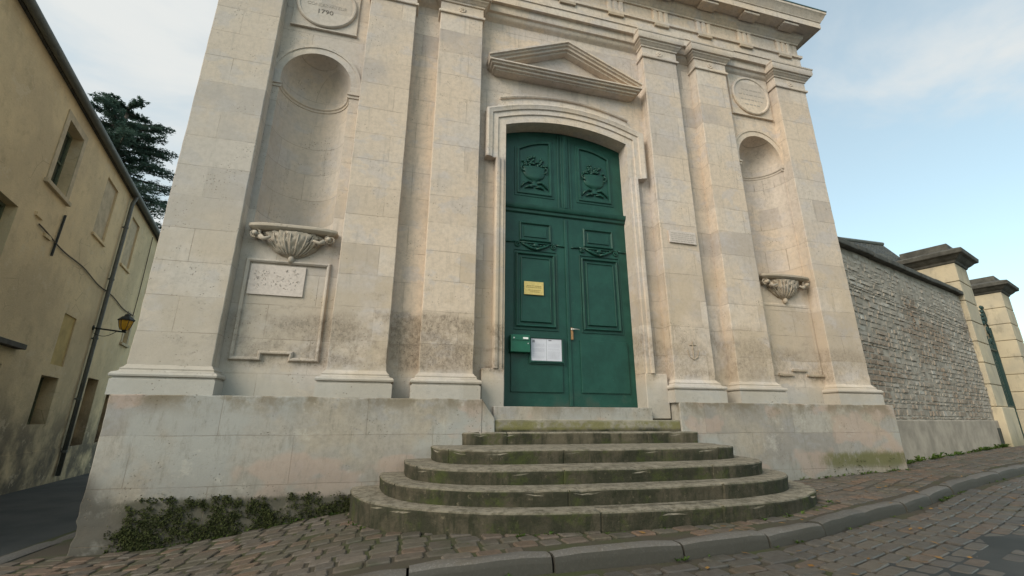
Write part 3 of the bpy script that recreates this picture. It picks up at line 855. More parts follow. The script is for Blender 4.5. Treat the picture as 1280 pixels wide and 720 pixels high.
# door
GD = 6.385
dr = MB()
arc2 = arcpts(2.60, 1.16, 5.985, 6.20)
def relief_frame(q, x0, x1, z0, z1, w=.05, h=.028, Y=GD):
    q.sweep([(x0,z0),(x0,z1),(x1,z1),(x1,z0)], [(-w,0),(-w,h*.25),(-w*.75,h*.35),(-w*.7,h*.9),(-w*.35,h),(-w*.2,h*.5),(0,h*.4),(0,0)][::-1], Y, closed=True)
def leafd(x0, x1, cx, s_):
    q = MB(); q.box(x0, x1, GD, GD+.06, 1.425, 4.52)
    lo = q.build('door_leaf', M['green'], CH, bevel=.006, segs=1)
    for (a, b, c, d, ww, hh, nm) in ((cx-.23,cx+.23,4.07,4.32,.05,.03,'upper_panel'),(cx-.29,cx+.28,2.65,3.78,.06,.038,'middle_panel')):
        p = MB(); relief_frame(p, a-.045, b+.045, c-.045, d+.045, .04, hh)
        p.box(a+.035, b-.035, GD-.016, GD+.002, c+.035, d-.035)
        if nm == 'middle_panel': relief_frame(p, a+.03, b-.03, c+.03, d-.03, .03, .032)
        p.build(nm, M['green'], lo, bevel=.004, segs=1)
    p = MB(); relief_frame(p, cx-.36, cx+.36, 2.56, 3.87, .012, .016)
    p.build('panel_border', M['green'], lo)
    p = MB(); p.box(cx-.41, cx+.41, GD-.022, GD+.002, 1.63, 2.44); p.build('lower_panel', M['green'], lo, bevel=.008)
    # carved garland with scroll ends
    p = MB(); zc = 3.955
    p.box(cx-.36, cx+.36, GD-.024, GD+.002, zc+.035, zc+.055)
    for sd in (-1, 1):
        for k in range(22):
            t = k/21*3.1*math.pi; rr = .048*(1-k/26)
            cpt = (cx+sd*(.30+rr*math.sin(t)), GD-.018, zc+.005+rr*math.cos(t))
            if k: p.tube([pv, cpt], .011, 5)
            pv = cpt
        p.tube([(cx+sd*.24,GD-.015,zc+.03),(cx+sd*.17,GD-.02,zc-.005),(cx+sd*.08,GD-.025,zc-.045),(cx,GD-.025,zc-.065)], [.012,.02,.024,.02], 6)
        p.tube([(cx+sd*.36,GD-.01,zc+.045),(cx+sd*.46,GD-.012,zc+.04),(cx+sd*.50,GD-.01,zc+.03)], [.016,.014,.008], 6)
        for k in range(4): p.blob((cx+sd*(.04+.055*k), GD-.016, zc-.005+.008*k), .026, .016, .016, 6, 4, .15)
    p.blob((cx, GD-.022, zc+.005), .05, .022, .036, 8, 6, .1); p.blob((cx, GD-.02, zc-.05), .03, .018, .028, 6, 5)
    p.build('carved_garland', M['green'], lo, smooth=True)
    return lo
l1 = leafd(1.44, 2.575, 2.04, -1); l2 = leafd(2.582, 3.72, 3.16, 1)
p = MB(); p.box(2.545, 2.60, GD-.022, GD-.001, 1.43, 4.49); p.build('meeting_bead', M['green'], l1, bevel=.008)
p = MB(); p.box(2.60, 2.635, 6.352, GD-.001, 2.44, 2.63); lk = p.build('lock_plate', M['rust'], l2, bevel=.004)
p = MB(); p.tube([(2.617,6.356,2.60),(2.617,6.325,2.60),(2.66,6.32,2.602),(2.73,6.322,2.598)], [.010,.010,.009,.008], 8); p.tube([(2.617,6.355,2.60),(2.617,6.345,2.60)], .02, 10)
p.build('door_handle', M['steel'], l2, smooth=True)
# transom rail and fixed upper part
p = MB(); p.ring(1.44, 3.72, GD+.0, GD+.06, [(0,4.515),(.01,4.52),(.03,4.535),(.035,4.575),(.06,4.59),(.075,4.62),(.08,4.66),(.02,4.675),(.0,4.70)]); p.build('transom_rail', M['green'], CH, autos=30)
p = MB()
poly = [(1.44,4.66)]+[(min(max(a,1.44),3.72),b) for a, b in arc2]+[(3.72,4.66)]
n = len(poly); p.add([(x,GD,z) for x, z in poly]+[(x,GD+.06,z) for x, z in poly], [tuple(range(n)), tuple(reversed(range(n,2*n)))]+[(i,(i+1)%n,(i+1)%n+n,i+n) for i in range(n)])
tp = p.build('door_overpanel', M['green'], CH)
for cx in (2.035, 3.145):
    lft = cx < 2.6
    p = MB(); zi, zo = (5.76, 5.90)
    x0, x1 = cx-.26, cx+.26
    zl, zr = (5.72, 5.90) if lft else (5.90, 5.76)
    pth = [(x0,4.93),(x0,zl)]+[(x0+(x1-x0)*k/6, zl+(zr-zl)*k/6+.035*math.sin(math.pi*k/6)) for k in range(1,6)]+[(x1,zr),(x1,4.93)]
    p.sweep(pth, [(0,0),(0,.012),(.01,.03),(.03,.036),(.045,.03),(.05,.012),(.085,.010),(.09,0)], GD, closed=True)
    pp = p.build('arched_panel', M['green'], tp, autos=35)
    # carved vase with flowers
    p = MB(); N = 14
    prof = [(.07,5.05),(.075,5.07),(.035,5.09),(.025,5.13),(.06,5.16),(.12,5.18),(.17,5.22),(.195,5.28),(.20,5.34),(.19,5.37),(.22,5.385),(.22,5.41),(.15,5.415)]
    rows = [[(cx-rr*math.cos(math.pi*i/N), GD-.002-min(rr,.13)*.26*math.sin(math.pi*i/N), z) for i in range(N+1)] for rr, z in prof]
    for a, b in zip(rows, rows[1:]):
        for i in range(N): p.quad(a[i], a[i+1], b[i+1], b[i])
    for sd in (-1, 1):
        p.tube([(cx+sd*.17,GD-.02,5.30),(cx+sd*.225,GD-.022,5.33),(cx+sd*.235,GD-.022,5.39),(cx+sd*.19,GD-.02,5.42)], .011, 6)
        p.tube([(cx+sd*.05,GD-.014,5.10),(cx+sd*.12,GD-.02,5.12),(cx+sd*.19,GD-.018,5.07),(cx+sd*.235,GD-.014,5.00)], [.012,.022,.022,.01], 6)
        p.tube([(cx+sd*.02,GD-.014,5.02),(cx+sd*.10,GD-.02,5.03),(cx+sd*.17,GD-.016,4.99)], [.012,.024,.008], 6)
    random.seed(11+int(cx*10))
    for k in range(38):
        t = random.uniform(0, math.pi); rr = random.uniform(.04, .22)
        p.blob((cx+rr*math.cos(t)*1.05, GD-.016, 5.43+rr*math.sin(t)*.85), random.uniform(.02,.034), .018, random.uniform(.016,.028), 6, 4, .2)
    p.build('carved_vase', M['green'], pp, smooth=True)
for xx in (2.50, 2.575, 2.65):
    pass
p = MB()
for a, b, h in ((2.455,2.49,.014),(2.515,2.655,.02),(2.555,2.615,.036),(2.68,2.715,.014)): p.box(a, b, GD-h, GD+.002, 4.69, 6.13)
p.build('centre_muntin', M['green'], tp, bevel=.006, segs=2)
# faint carved mark low on the pilaster right of the door
q = MB(); ax, az, ay = 4.50, 2.28, 5.993
q.tube([(ax,ay,az+.16),(ax,ay,az-.12)], .008, 5)
q.tube([(ax-.10,ay,az+.02),(ax-.07,ay,az-.09),(ax,ay,az-.13),(ax+.07,ay,az-.09),(ax+.10,ay,az+.02)], .008, 5)
q.tube([(ax-.06,ay,az+.10),(ax+.06,ay,az+.10)], .007, 5)
q.build('carved_mark', M['trim_dark'], CH)

# ------------------------------------------------------------------ steps
ST = thing('entrance_steps', (2.5, 4.9, .33), 'worn mossy stone steps curving out below the green double door', 'steps')
def step(a, b, zt, zb, ex, cx, name='step', yb=5.905, seed=0, seglen=.09):
    N = 90; q = MB(); out = []
    for i in range(N+1):
        t = math.pi*i/N; c, s_ = math.cos(t), math.sin(t)
        x = -a*math.copysign(abs(c)**(2/ex), c); y = b*abs(s_)**(2/ex)
        out.append((cx+x, yb-y))
    # resample evenly
    L = [0]
    for p0, p1 in zip(out, out[1:]): L.append(L[-1]+math.dist(p0, p1))
    n = int(L[-1]/seglen); pts = []; j = 0
    for i in range(n+1):
        s_ = L[-1]*i/n
        while j < len(L)-2 and L[j+1] < s_: j += 1
        k = (s_-L[j])/max(1e-9, L[j+1]-L[j]); pts.append((out[j][0]*(1-k)+out[j+1][0]*k, out[j][1]*(1-k)+out[j+1][1]*k))
    seams = []
    q_ = .5+seed*.13
    while q_ < L[-1]-.4: seams.append(q_); q_ += random.uniform(1.0, 2.3)
    def at_(s_):
        j = 0
        while j < len(L)-2 and L[j+1] < s_: j += 1
        k = (s_-L[j])/max(1e-9, L[j+1]-L[j]); return (out[j][0]*(1-k)+out[j+1][0]*k, out[j][1]*(1-k)+out[j+1][1]*k)
    ss = [(L[-1]*i/n, 0) for i in range(n+1)]
    ss = [a_ for a_ in ss if all(abs(a_[0]-w_) > .03 for w_ in seams)]
    for w_ in seams: ss += [(w_-.012, 0), (w_-.005, 1), (w_+.005, 1), (w_+.012, 0)]
    ss.sort(); pts = [at_(a_[0]) for a_ in ss]; sm = [a_[1] for a_ in ss]
    stone_of = [sum(1 for w_ in seams if w_ < a_[0]) for a_ in ss]
    prof = [(-.012,zb),(-.008,zt-.09),(-.004,zt-.05),(0,zt-.03),(-.001,zt-.016),(-.010,zt-.004),(-.03,zt),(-.16,zt+.002)]
    rows = []
    for i, (x, y) in enumerate(pts):
        p0 = pts[max(i-1,0)]; p1 = pts[min(i+1,len(pts)-1)]
        d = Vector((p1[0]-p0[0], p1[1]-p0[1])).normalized(); nrm = Vector((d.y, -d.x))
        if i in (0, len(pts)-1): nrm = Vector((-1 if i == 0 else 1, 0))
        jn = noise.noise(Vector((x*2.2, y*2.2, seed)))*.014+noise.noise(Vector((x*9, y*9, seed)))*.007
        jz = noise.noise(Vector((x*1.4, y*1.4, seed+9)))*.008
        seg = .0
        so = noise.noise(Vector((stone_of[i]*3.7, seed*5.1, 0)))
        du = so*.018-(.009 if sm[i] else 0); dz_ = so*.009-(.005 if sm[i] else 0)
        chip = max(0, noise.noise(Vector((x*5, y*5, seed+3)))-.22)*.11
        rows.append([(x+nrm.x*(u+jn+du-(chip if 2 < k < 7 else 0)), min(yb, y+nrm.y*(u+jn+du-(chip if 2 < k < 7 else 0))), z+((jz+dz_) if 0 < k < 7 else 0)-(chip*.4 if 2 < k < 7 else 0)) for k, (u, z) in enumerate(prof)])
    for r0, r1 in zip(rows, rows[1:]):
        for k in range(len(prof)-1): q.quad(r0[k], r0[k+1], r1[k+1], r1[k])
    inner = [r_[-1] for r_ in rows]; m_ = len(inner)
    for i in range((m_-1)//2):
        q.quad(inner[i], inner[i+1], inner[m_-2-i], inner[m_-1-i])
    return q.build(name, M['step'], ST, autos=40)
random.seed(77)
step(1.74, .07, 1.087, .80, 9, 2.61, seed=1)
step(1.98, 1.02, .93, .62, 4.2, 2.465, seed=2)
step(2.24, 1.52, .78, .46, 3.4, 2.41, seed=3)
step(2.51, 1.82, .635, .30, 2.9, 2.41, seed=4)
step(2.85, 2.08, .49, .10, 2.5, 2.45, seed=5)
q = MB(); q.gridbox(1.303, 4.088, 5.925, 6.40, .8, 1.245, .12, .004); q.build('upper_block', M['step'], ST, autos=50, bevel=.01)
q = MB(); q.gridbox(1.30, 3.67, 5.965, 6.44, 1.23, 1.415, .12, .003); q.build('threshold', M['plinth'], ST, autos=50, bevel=.008)

# ------------------------------------------------------------------ things on the door and wall
t = thing('name_plate', (1.997, GD-.03, 3.12), 'small yellow brass plate with engraved lines on the left door leaf', 'sign')
q = MB(); q.box(1.838, 2.156, GD-.042, GD-.028, 3.118, 3.332); q.build('plate', M['brass'], t, bevel=.003)
q = MB(); random.seed(2)
for z, hw in ((3.285,.0),(3.26,.12),(3.235,.13),(3.19,.09),(3.165,.06)):
    x = 1.997-hw
    while x < 1.997+hw: l = random.uniform(.015,.035); q.box(x, x+l, GD-.0435, GD-.0415, z-.0045, z+.0045); x += l+.008
q.build('engraved_lines', M['brass_text'], t)
t = thing('letter_box', (1.765, GD-.06, 2.21), 'green metal letter box hung on the left door leaf beside the notice case', 'letter box')
q = MB(); q.box(1.60, 1.90, GD-.135, GD-.024, 2.20, 2.46); q.build('body', M['box_green'], t, bevel=.008)
q = MB(); q.box(1.612, 1.888, GD-.145, GD-.137, 2.375, 2.452); fl_ = q.build('flap', M['box_green'], t, bevel=.003)
q = MB(); q.box(1.785, 1.865, GD-.149, GD-.1455, 2.392, 2.42); q.build('name_label', M['white'], t)
q = MB(); q.tube([(1.645,GD-.145,2.405),(1.645,GD-.153,2.405)], .011, 10); q.build('lock', M['steel'], t); q = MB(); q.tube([(1.865,GD-.136,2.33),(1.865,GD-.145,2.33)], .009, 10); q.build('lock', M['steel'], t)
t = thing('notice_case', (2.18, GD-.03, 2.07), 'flat green notice case holding two white sheets on the left door leaf', 'notice board')
q = MB(); q.box(1.905, 2.475, GD-.05, GD-.023, 2.045, 2.455)
q.sweep([(1.932,2.085),(1.932,2.432),(2.43,2.432),(2.43,2.085)], [(0,0),(0,.02),(.018,.02),(.022,0)], GD-.05, closed=True)
q.build('case', M['green'], t, bevel=.003, segs=1)
for a, b in ((1.938,2.178),(2.182,2.424)):
    q = MB(); q.box(a, b, GD-.0545, GD-.0515, 2.093, 2.425); q.build('paper_sheet', M['paper'], t)
q = MB(); q.box(1.955, 1.995, GD-.0565, GD-.0550, 2.365, 2.405); q.box(2.215, 2.26, GD-.0565, GD-.0550, 2.395, 2.412); q.build('printed_mark', M['ink'], t)
q = MB(); random.seed(4)
for X0 in (1.96, 2.205):
    z = 2.345
    while z > 2.12:
        x = X0
        while x < X0+.18: l = random.uniform(.01,.03); q.box(x, min(x+l, X0+.19), GD-.0560, GD-.0550, z-.002, z+.002); x += l+.006
        z -= .013 if random.random() < .85 else .03
q.build('printed_lines', M['inkpale'], t)
t = thing('stone_plaque', (4.535, YP-.01, 4.10), 'pale pinkish marble plaque with worn lettering on the pilaster right of the door', 'plaque')
q = MB(); q.gridbox(4.275, 4.79, YP-.03, YP-.0035, 4.105, 4.325, .15, .001); q.build('slab', M['slab'], t, bevel=.004)
q = MB(); random.seed(9)
for z in (4.28,4.245,4.21,4.175,4.14):
    x = 4.31
    while x < 4.74: l = random.uniform(.02,.06); q.box(x, min(x+l,4.76), YP-.0325, YP-.0305, z-.006, z+.006); x += l+.014
q.build('worn_lettering', M['faint'], t)

# ------------------------------------------------------------------ left house
HN = Vector((.9697, .2444))
def LH(y, d, z):
    """y along the wall, d outwards from the wall face, z up"""
    return (-6-.252*(y-6)+HN.x*d, y+HN.y*d, z)
HS = thing('town_house', (-7.2, 11, -.1), 'two storey beige rendered house along the side street, deep set windows and blind panels', 'house')
HT = 7.72
holes = [  # y0,y1,z0,z1,depth,kind
 (8.0,9.18,3.9,4.88,.18,'win'), (9.86,10.66,5.75,7.2,.2,'win'), (12.5,13.4,5.72,7.28,.05,'blind'), (15.05,15.92,5.72,7.25,.05,'blind'),
 (12.35,13.1,2.42,3.60,.03,'yellow'), (9.2,10.35,1.15,2.2,.28,'win'), (12.1,13.05,1.10,2.15,.28,'shut'),
 (15.0,15.9,-.32,2.32,.30,'door'), (16.95,17.75,-.32,1.98,.30,'door'), (17.12,17.62,3.62,4.50,.2,'win'), (18.6,19.5,5.72,7.2,.3,'win'), (21,22,1.1,2.3,.3,'win')]
ys = sorted({5.0,26.0}|{h[0] for h in holes}|{h[1] for h in holes}|set(frange(5,26,1.5)))
zs = sorted({-.8,HT}|{h[2] for h in holes}|{h[3] for h in holes})
w = MB()
for a, b in zip(ys, ys[1:]):
    for c, d in zip(zs, zs[1:]):
        my, mz = (a+b)/2, (c+d)/2
        if any(h[0] < my < h[1] and h[2] < mz < h[3] for h in holes): continue
        w.quad(LH(a,0,c), LH(b,0,c), LH(b,0,d), LH(a,0,d))
for y0, y1, z0, z1, dp, k in holes:
    for (p, q2) in (((y0,z0),(y1,z0)),((y1,z0),(y1,z1)),((y1,z1),(y0,z1)),((y0,z1),(y0,z0))):
        w.quad(LH(p[0],0,p[1]), LH(q2[0],0,q2[1]), LH(q2[0],-dp-.01,q2[1]), LH(p[0],-dp-.01,p[1]))
DEP = 7.5
w.quad(LH(5,0,-.8), LH(5,-DEP,-.8), LH(5,-DEP,HT), LH(5,0,HT)); w.quad(LH(26,0,-.8), LH(26,-DEP,-.8), LH(26,-DEP,HT), LH(26,0,HT)); w.quad(LH(5,-DEP,-.8), LH(26,-DEP,-.8), LH(26,-DEP,HT), LH(5,-DEP,HT))
w.add([LH(5,0,HT), LH(5,-DEP,HT), LH(5,-DEP/2,HT+2.6)], [(0,1,2)]); w.add([LH(26,0,HT), LH(26,-DEP,HT), LH(26,-DEP/2,HT+2.6)], [(0,1,2)])
w.build('wall', M['plaster'], HS)
for y0, y1, z0, z1, dp, k in holes:
    q = MB()
    if k == 'win' or k == 'shut':
        e = .06
        q.obox(LH, y0, y1, -dp-.03, -dp+.02, z0, z0+e); q.obox(LH, y0, y1, -dp-.03, -dp+.02, z1-e, z1)
        q.obox(LH, y0, y0+e, -dp-.03, -dp+.018, z0+e, z1-e); q.obox(LH, y1-e, y1, -dp-.03, -dp+.018, z0+e, z1-e)
        q.obox(LH, (y0+y1)/2-.035, (y0+y1)/2+.035, -dp-.03, -dp+.022, z0+e, z1-e)
        q.obox(LH, y0+e, y1-e, -dp-.03, -dp+.012, (z0+z1)/2-.015, (z0+z1)/2+.015)
        f = q.build('window', M['wood_green'], HS)
        q = MB(); q.quad(LH(y0,-dp-.012,z0), LH(y1,-dp-.012,z0), LH(y1,-dp-.012,z1), LH(y0,-dp-.012,z1)); q.build('pane', M['glass'] if k == 'win' else M['shutter'], f)
        if z0 > 3 and y0 > 9:
            q = MB(); e = .15
            q.obox(LH, y0-e, y0-.002, -.01, .02, z0, z1+e); q.obox(LH, y1+.002, y1+e, -.01, .02, z0, z1+e); q.obox(LH, y0-.002, y1+.002, -.01, .018, z1+.002, z1+e)
            q.build('window_surround', M['plaster_pale'], f)
            q = MB(); q.obox(LH, y0-e-.05, y1+e+.05, -.01, .07, z0-.09, z0-.002); q.build('sill', M['plaster_pale'], f, bevel=.01)
    elif k == 'blind':
        q.quad(LH(y0,-dp,z0), LH(y1,-dp,z0), LH(y1,-dp,z1), LH(y0,-dp,z1)); f = q.build('blind_panel', M['plaster_pale'], HS)
        q = MB(); q.obox(LH, y0-.04, y1+.04, -.01, .05, z0-.07, z0-.004); q.build('sill', M['plaster'], f)
    elif k == 'yellow':
        q.quad(LH(y0,-dp,z0), LH(y1,-dp,z0), LH(y1,-dp,z1), LH(y0,-dp,z1)); q.build('blind_panel', M['plaster_yellow'], HS, label='yellowish filled-in window panel')
    else:
        q.quad(LH(y0,-dp,z0), LH(y1,-dp,z0), LH(y1,-dp,z1), LH(y0,-dp,z1))
        for kk in range(5): 
            yy = y0+(y1-y0)*(kk+.5)/5; q.obox(LH, yy-.075, yy+.075, -dp, -dp+.02, z0, z1-.02)
        f = q.build('door', M['door_brown'], HS)
        q = MB(); q.tube([LH(y0+.12,-dp+.02,.9), LH(y0+.12,-dp+.07,.9)], .025, 8); q.build('door_knob', M['dark_iron'], f)
# hood over the ground floor window
q = MB(); q.obox(LH, 9.0, 10.72, -.01, .13, 2.52, 2.62); q.build('window_hood', M['cap_dark'], HS, bevel=.01)
q = MB(); q.obox(LH, 5.0, 26, -.01, .022, -.8, .52); q.build('base_band', M['plaster'], HS)
# eaves, gutter, roof
q = MB()
q.add([LH(4.8,.06,HT), LH(26.2,.06,HT), LH(26.2,-DEP/2,HT+2.85), LH(4.8,-DEP/2,HT+2.85), LH(4.8,-DEP-.3,HT), LH(26.2,-DEP-.3,HT),
       LH(4.8,.06,HT-.06), LH(26.2,.06,HT-.06), LH(4.8,-DEP-.3,HT-.06), LH(26.2,-DEP-.3,HT-.06)],
      [(0,1,2,3),(3,2,5,4),(0,6,7,1),(4,5,9,8),(6,8,9,7),(0,3,4,8,6),(1,7,9,5,2)])
rf = q.build('roof', M['slate'], HS)
q = MB(); q.obox(LH, 20.3, 21.2, -2.9, -2.1, HT+1.2, HT+3.2); q.obox(LH, 20.25, 21.25, -2.95, -2.05, HT+3.2, HT+3.32)
for yy in (20.5,21.0): q.tube([LH(yy,-2.5,HT+3.3), LH(yy,-2.5,HT+3.62)], [.13,.10], 10)
q.build('chimney', M['brick'], rf)
q = MB(); n = 10
rows = []
for yy in frange(4.9, 26.1, 1.0):
    rows.append([LH(yy, .135+.07*math.cos(math.pi+math.pi*i/n), HT+.0-.085*math.sin(math.pi*i/n)) for i in range(n+1)])
for a, b in zip(rows, rows[1:]):
    for i in range(n): q.quad(a[i], a[i+1], b[i+1], b[i])
gt = q.build('gutter', M['zinc'], HS, smooth=True)
gt.modifiers.new('solid', 'SOLIDIFY').thickness = .012
q = MB(); q.tube([LH(14.4,.135,HT-.08), LH(14.4,.13,HT-.16), LH(14.4,.09,HT-.30), LH(14.4,.085,HT-.4), LH(14.4,.085,3.0), LH(14.4,.085,-.15)], .05, 10)
dp_ = q.build('drainpipe', M['zinc'], HS, smooth=True)
for z in (6.6,5.0,3.3,1.7,.4):
    q = MB(); q.tube([LH(14.4,.085,z), LH(14.4,.085,z+.05)], .062, 10); q.obox(LH, 14.38, 14.42, 0, .06, z+.01, z+.04); q.build('pipe_clip', M['zinc'], dp_)
q = MB(); q.tube([LH(10.85,.03,5.45), LH(10.80,.03,4.50)], .022, 8); q.build('tie_bar', M['dark_iron'], HS)
for y_, z_ in ((9.75,4.98),(10.3,4.75)):
    q = MB(); q.gridbox(0,.28,0,.05,0,.07,.06,.006); vs = q.v; q.v = [LH(y_+v[0], v[1]-.01, z_+v[2]) for v in vs]; q.build('stone_stub', M['plaster'], HS)
# cable along the facade
ca = MB()
pts = []
for k in range(40):
    s_ = k/39; yy = 9.95+s_*7.55; zz = 4.87-.28*s_-.06*math.sin(math.pi*s_*3)**2
    pts.append(LH(yy, .03, zz))
ca.tube(pts, .014, 6); ca.tube([LH(17.5,.03,4.58), LH(17.55,.03,5.4), LH(17.5,.03,7.5)], .012, 6)
tag(ca.build('wall_cable', M['cable'], None), 'thin brown cable sagging along the beige house wall', 'cable')
# street lantern on its bracket
t = thing('wall_lantern', LH(14.3,0,3.5), 'amber glass street lantern on a thin iron arm by the drainpipe', 'lantern')
q = MB(); q.tube([LH(14.3,.0,3.60), LH(14.3,.35,3.57), LH(14.3,.72,3.54)], .022, 8); q.tube([LH(14.3,.0,3.60),LH(14.3,.02,3.60)], .07, 8)
pts = [LH(14.3, .04+.5*k/10, 3.46-.12*math.sin(math.pi*k/10)+.11*k/10) for k in range(11)]; q.tube(pts, .009, 6)
q.build('bracket', M['dark_iron'], t)
lc = Vector(LH(14.3,.66,3.56))
def hexr(r, z, k=6): return [(lc.x+r*math.cos(2*math.pi*i/k+.3), lc.y+r*math.sin(2*math.pi*i/k+.3), z) for i in range(k)]
q = MB(); R_ = [hexr(.085,3.60), hexr(.13,3.70), hexr(.165,3.86)]
for a, b in zip(R_, R_[1:]):
    for i in range(6): q.quad(a[i], a[(i+1)%6], b[(i+1)%6], b[i])
q.add(R_[0], [(0,1,2,3,4,5)]); q.build('glass', M['amber'], t)
q = MB(); R_ = [hexr(.19,3.86), hexr(.195,3.89), hexr(.11,3.98), hexr(.075,3.985), hexr(.06,4.04), hexr(.0,4.07)]
for a, b in zip(R_, R_[1:]):
    for i in range(6): q.quad(a[i], a[(i+1)%6], b[(i+1)%6], b[i])
q.add(R_[0], [(0,1,2,3,4,5)]); q.build('cap', M['dark_iron'], t)
q = MB()
for i in range(6):
    q.tube([hexr(.088,3.60)[i], hexr(.133,3.70)[i], hexr(.168,3.86)[i]], .008, 4)
q.tube([(lc.x,lc.y,3.54),(lc.x,lc.y,3.60)], [.03,.06], 8); q.build('frame', M['dark_iron'], t)

# ------------------------------------------------------------------ right garden wall
WD = Vector((2.912,1)).normalized(); WNr = Vector((WD.y,-WD.x))
def RW(s, d, z): return (8.2+WD.x*s+WNr.x*d, 6.27+WD.y*s+WNr.y*d, z)
SL = 8.55
RWS = lambda s, d, z: RW(s, d, z+(.032*s if z > 2 else 0))
RWt = thing('garden_wall', RW(4,0,.5), 'rubble stone boundary wall with dark coping running from the chapel to the gate pier', 'wall')
q = MB(); q.obox(RWS, -.3, SL, -.5, 0, -.2, 4.6); q.build('core', M['mortar'], RWt)
q = MB(); random.seed(21); z = 1.27
while z < 4.90:
    h = random.uniform(.05, .14); s_ = random.uniform(-.2, 0)
    while s_ < SL:
        l = random.uniform(.12, .36)
        if random.random() < .96 and z+h < 4.59+.032*s_:
            pr = random.uniform(.004, .020)*(1 if z < 4.0 else .45); j = lambda: random.uniform(-.012, .012)
            a0, a1, b0, b1 = s_+.008, min(SL,s_+l)-.008, z+.006, min(4.7,z+h)-.006
            vs = [RW(a0+j(),-.02,b0+j()),RW(a1+j(),-.02,b0+j()),RW(a1+j(),-.02,b1+j()),RW(a0+j(),-.02,b1+j()),
                  RW(a0+.015+j(),pr+j(),b0+.012),RW(a1-.015+j(),pr+j(),b0+.012+j()*.5),RW(a1-.015+j(),pr+j(),b1-.012),RW(a0+.015+j(),pr+j(),b1-.012+j()*.5)]
            q.add(vs, [(4,5,6,7),(0,1,5,4),(1,2,6,5),(2,3,7,6),(3,0,4,7)])
        s_ += l
    z += h
q.build('stone_courses', M['rubble'], RWt)
q = MB(); q.obox(RW, -.3, SL, -.1, .065, -.2, 1.26); q.build('rendered_base', M['render'], RWt, bevel=.02)
q = MB(); s_ = -.3; random.seed(22)
while s_ < SL-.1:
    l = min(SL-s_, random.uniform(.8,1.2)); dz = random.uniform(-.012,.012)
    q.obox(RWS, s_, s_+l-.01, -.62, .13, 4.60+dz, 4.72+dz); s_ += l
q.obox(RWS, -.3, SL, -.4, -.08, 4.71, 4.84)
q.build('coping', M['cap_dark'], RWt, bevel=.02)
# iron hatch at the foot next to the pier
q = MB(); q.obox(RW, 8.12, 8.42, .05, .085, .62, 1.06); q.build('hatch', M['dark_iron'], RWt, bevel=.01)

def pier(s0, label, zb=.5, wd=1.3):
    a0, a1 = s0, s0+wd; d0, d1 = -wd+.12, .12
    t = thing('gate_pier', RW((a0+a1)/2, (d0+d1)/2, zb), label, 'gate pier', 'stone gate piers')
    q = MB(); q.obox(RW, a0-.10, a1+.10, d0-.10, d1+.10, zb-.3, 1.62); q.build('pier_base', M['pier'], t, bevel=.03)
    q = MB(); z = 1.625; k = 0
    while z < 5.88:
        h = min(.615, 5.9-z); q.obox(RW, a0, a1, d0, d1, z+.022, z+h-.002); q.obox(RW, a0+.03, a1-.03, d0+.03, d1-.03, z-.004, z+.026); z += h
    q.build('shaft', M['pier'], t, bevel=.022)
    q = MB()
    def rg(p, z): return [RW(a0-p,d0-p,z), RW(a1+p,d0-p,z), RW(a1+p,d1+p,z), RW(a0-p,d1+p,z)]
    R_ = [rg(p, z) for p, z in [(0,5.9),(.03,5.92),(.05,5.97),(.12,6.02),(.20,6.10),(.28,6.13),(.30,6.24),(.28,6.27),(.02,6.36)]]
    for a, b in zip(R_, R_[1:]):
        for i in range(4): q.quad(a[i], a[(i+1)%4], b[(i+1)%4], b[i])
    q.obox(RW, a0+.06, a1-.06, d0+.06, d1-.06, 6.33, 6.58)
    q.build('cornice_cap', M['cap_dark'], t, bevel=.012)
    return t
pier(SL+.02, 'tall stone gate pier with blackened cap at the end of the rubble wall')
pier(14.35, 'farther stone gate pier with blackened cap beyond the iron gate')
GT = thing('iron_gate', RW(12.2,-.4,.55), 'dark green wrought iron gate with scrolled top between the two stone piers', 'gate')
q = MB()
for k in range(21):
    s_ = 10.1+k*.2; q.tube([RW(s_,-.45,.6), RW(s_,-.45,3.9+.7*math.sin(math.pi*(k/20)))], .016, 6)
q.build('bars', M['green_iron'], GT)
q = MB()
for z in (.7,1.7,3.7): q.obox(RW, 9.98, 14.3, -.48, -.42, z, z+.06)
for s_ in (10.0,12.14,14.26): q.obox(RW, s_-.04, s_+.04, -.49, -.41, .58, 4.6)
q.build('gate_frame', M['green_iron'], GT)
q = MB()
for s0 in (10.25,14.0):
    sd = 1 if s0 < 12 else -1
    for (cz, rr) in ((5.0,.3),(4.5,.24),(4.1,.18)):
        pts = [RW(s0+sd*.05+rr*(1-k/26)*math.sin(k*.42), -.45, cz+rr*(1-k/26)*math.cos(k*.42)) for k in range(22)]; q.tube(pts, .03, 6)
    for k in range(5): q.blob(RW(s0+sd*(.02+.12*k), -.45, 5.35-.16*k), .09, .05, .08, 6, 5, .3)
    q.build('scrollwork', M['green_iron'], GT, smooth=True); q = MB()
w2 = MB(); w2.obox(RW, 15.75, 40, -.5, 0, 0, 3.4); w2.obox(RW, 15.75, 40, -.6, .1, 3.4, 3.55)
tag(w2.build('far_wall', M['mortar'], None), 'plain lower stone wall continuing beyond the farther gate pier', 'wall')
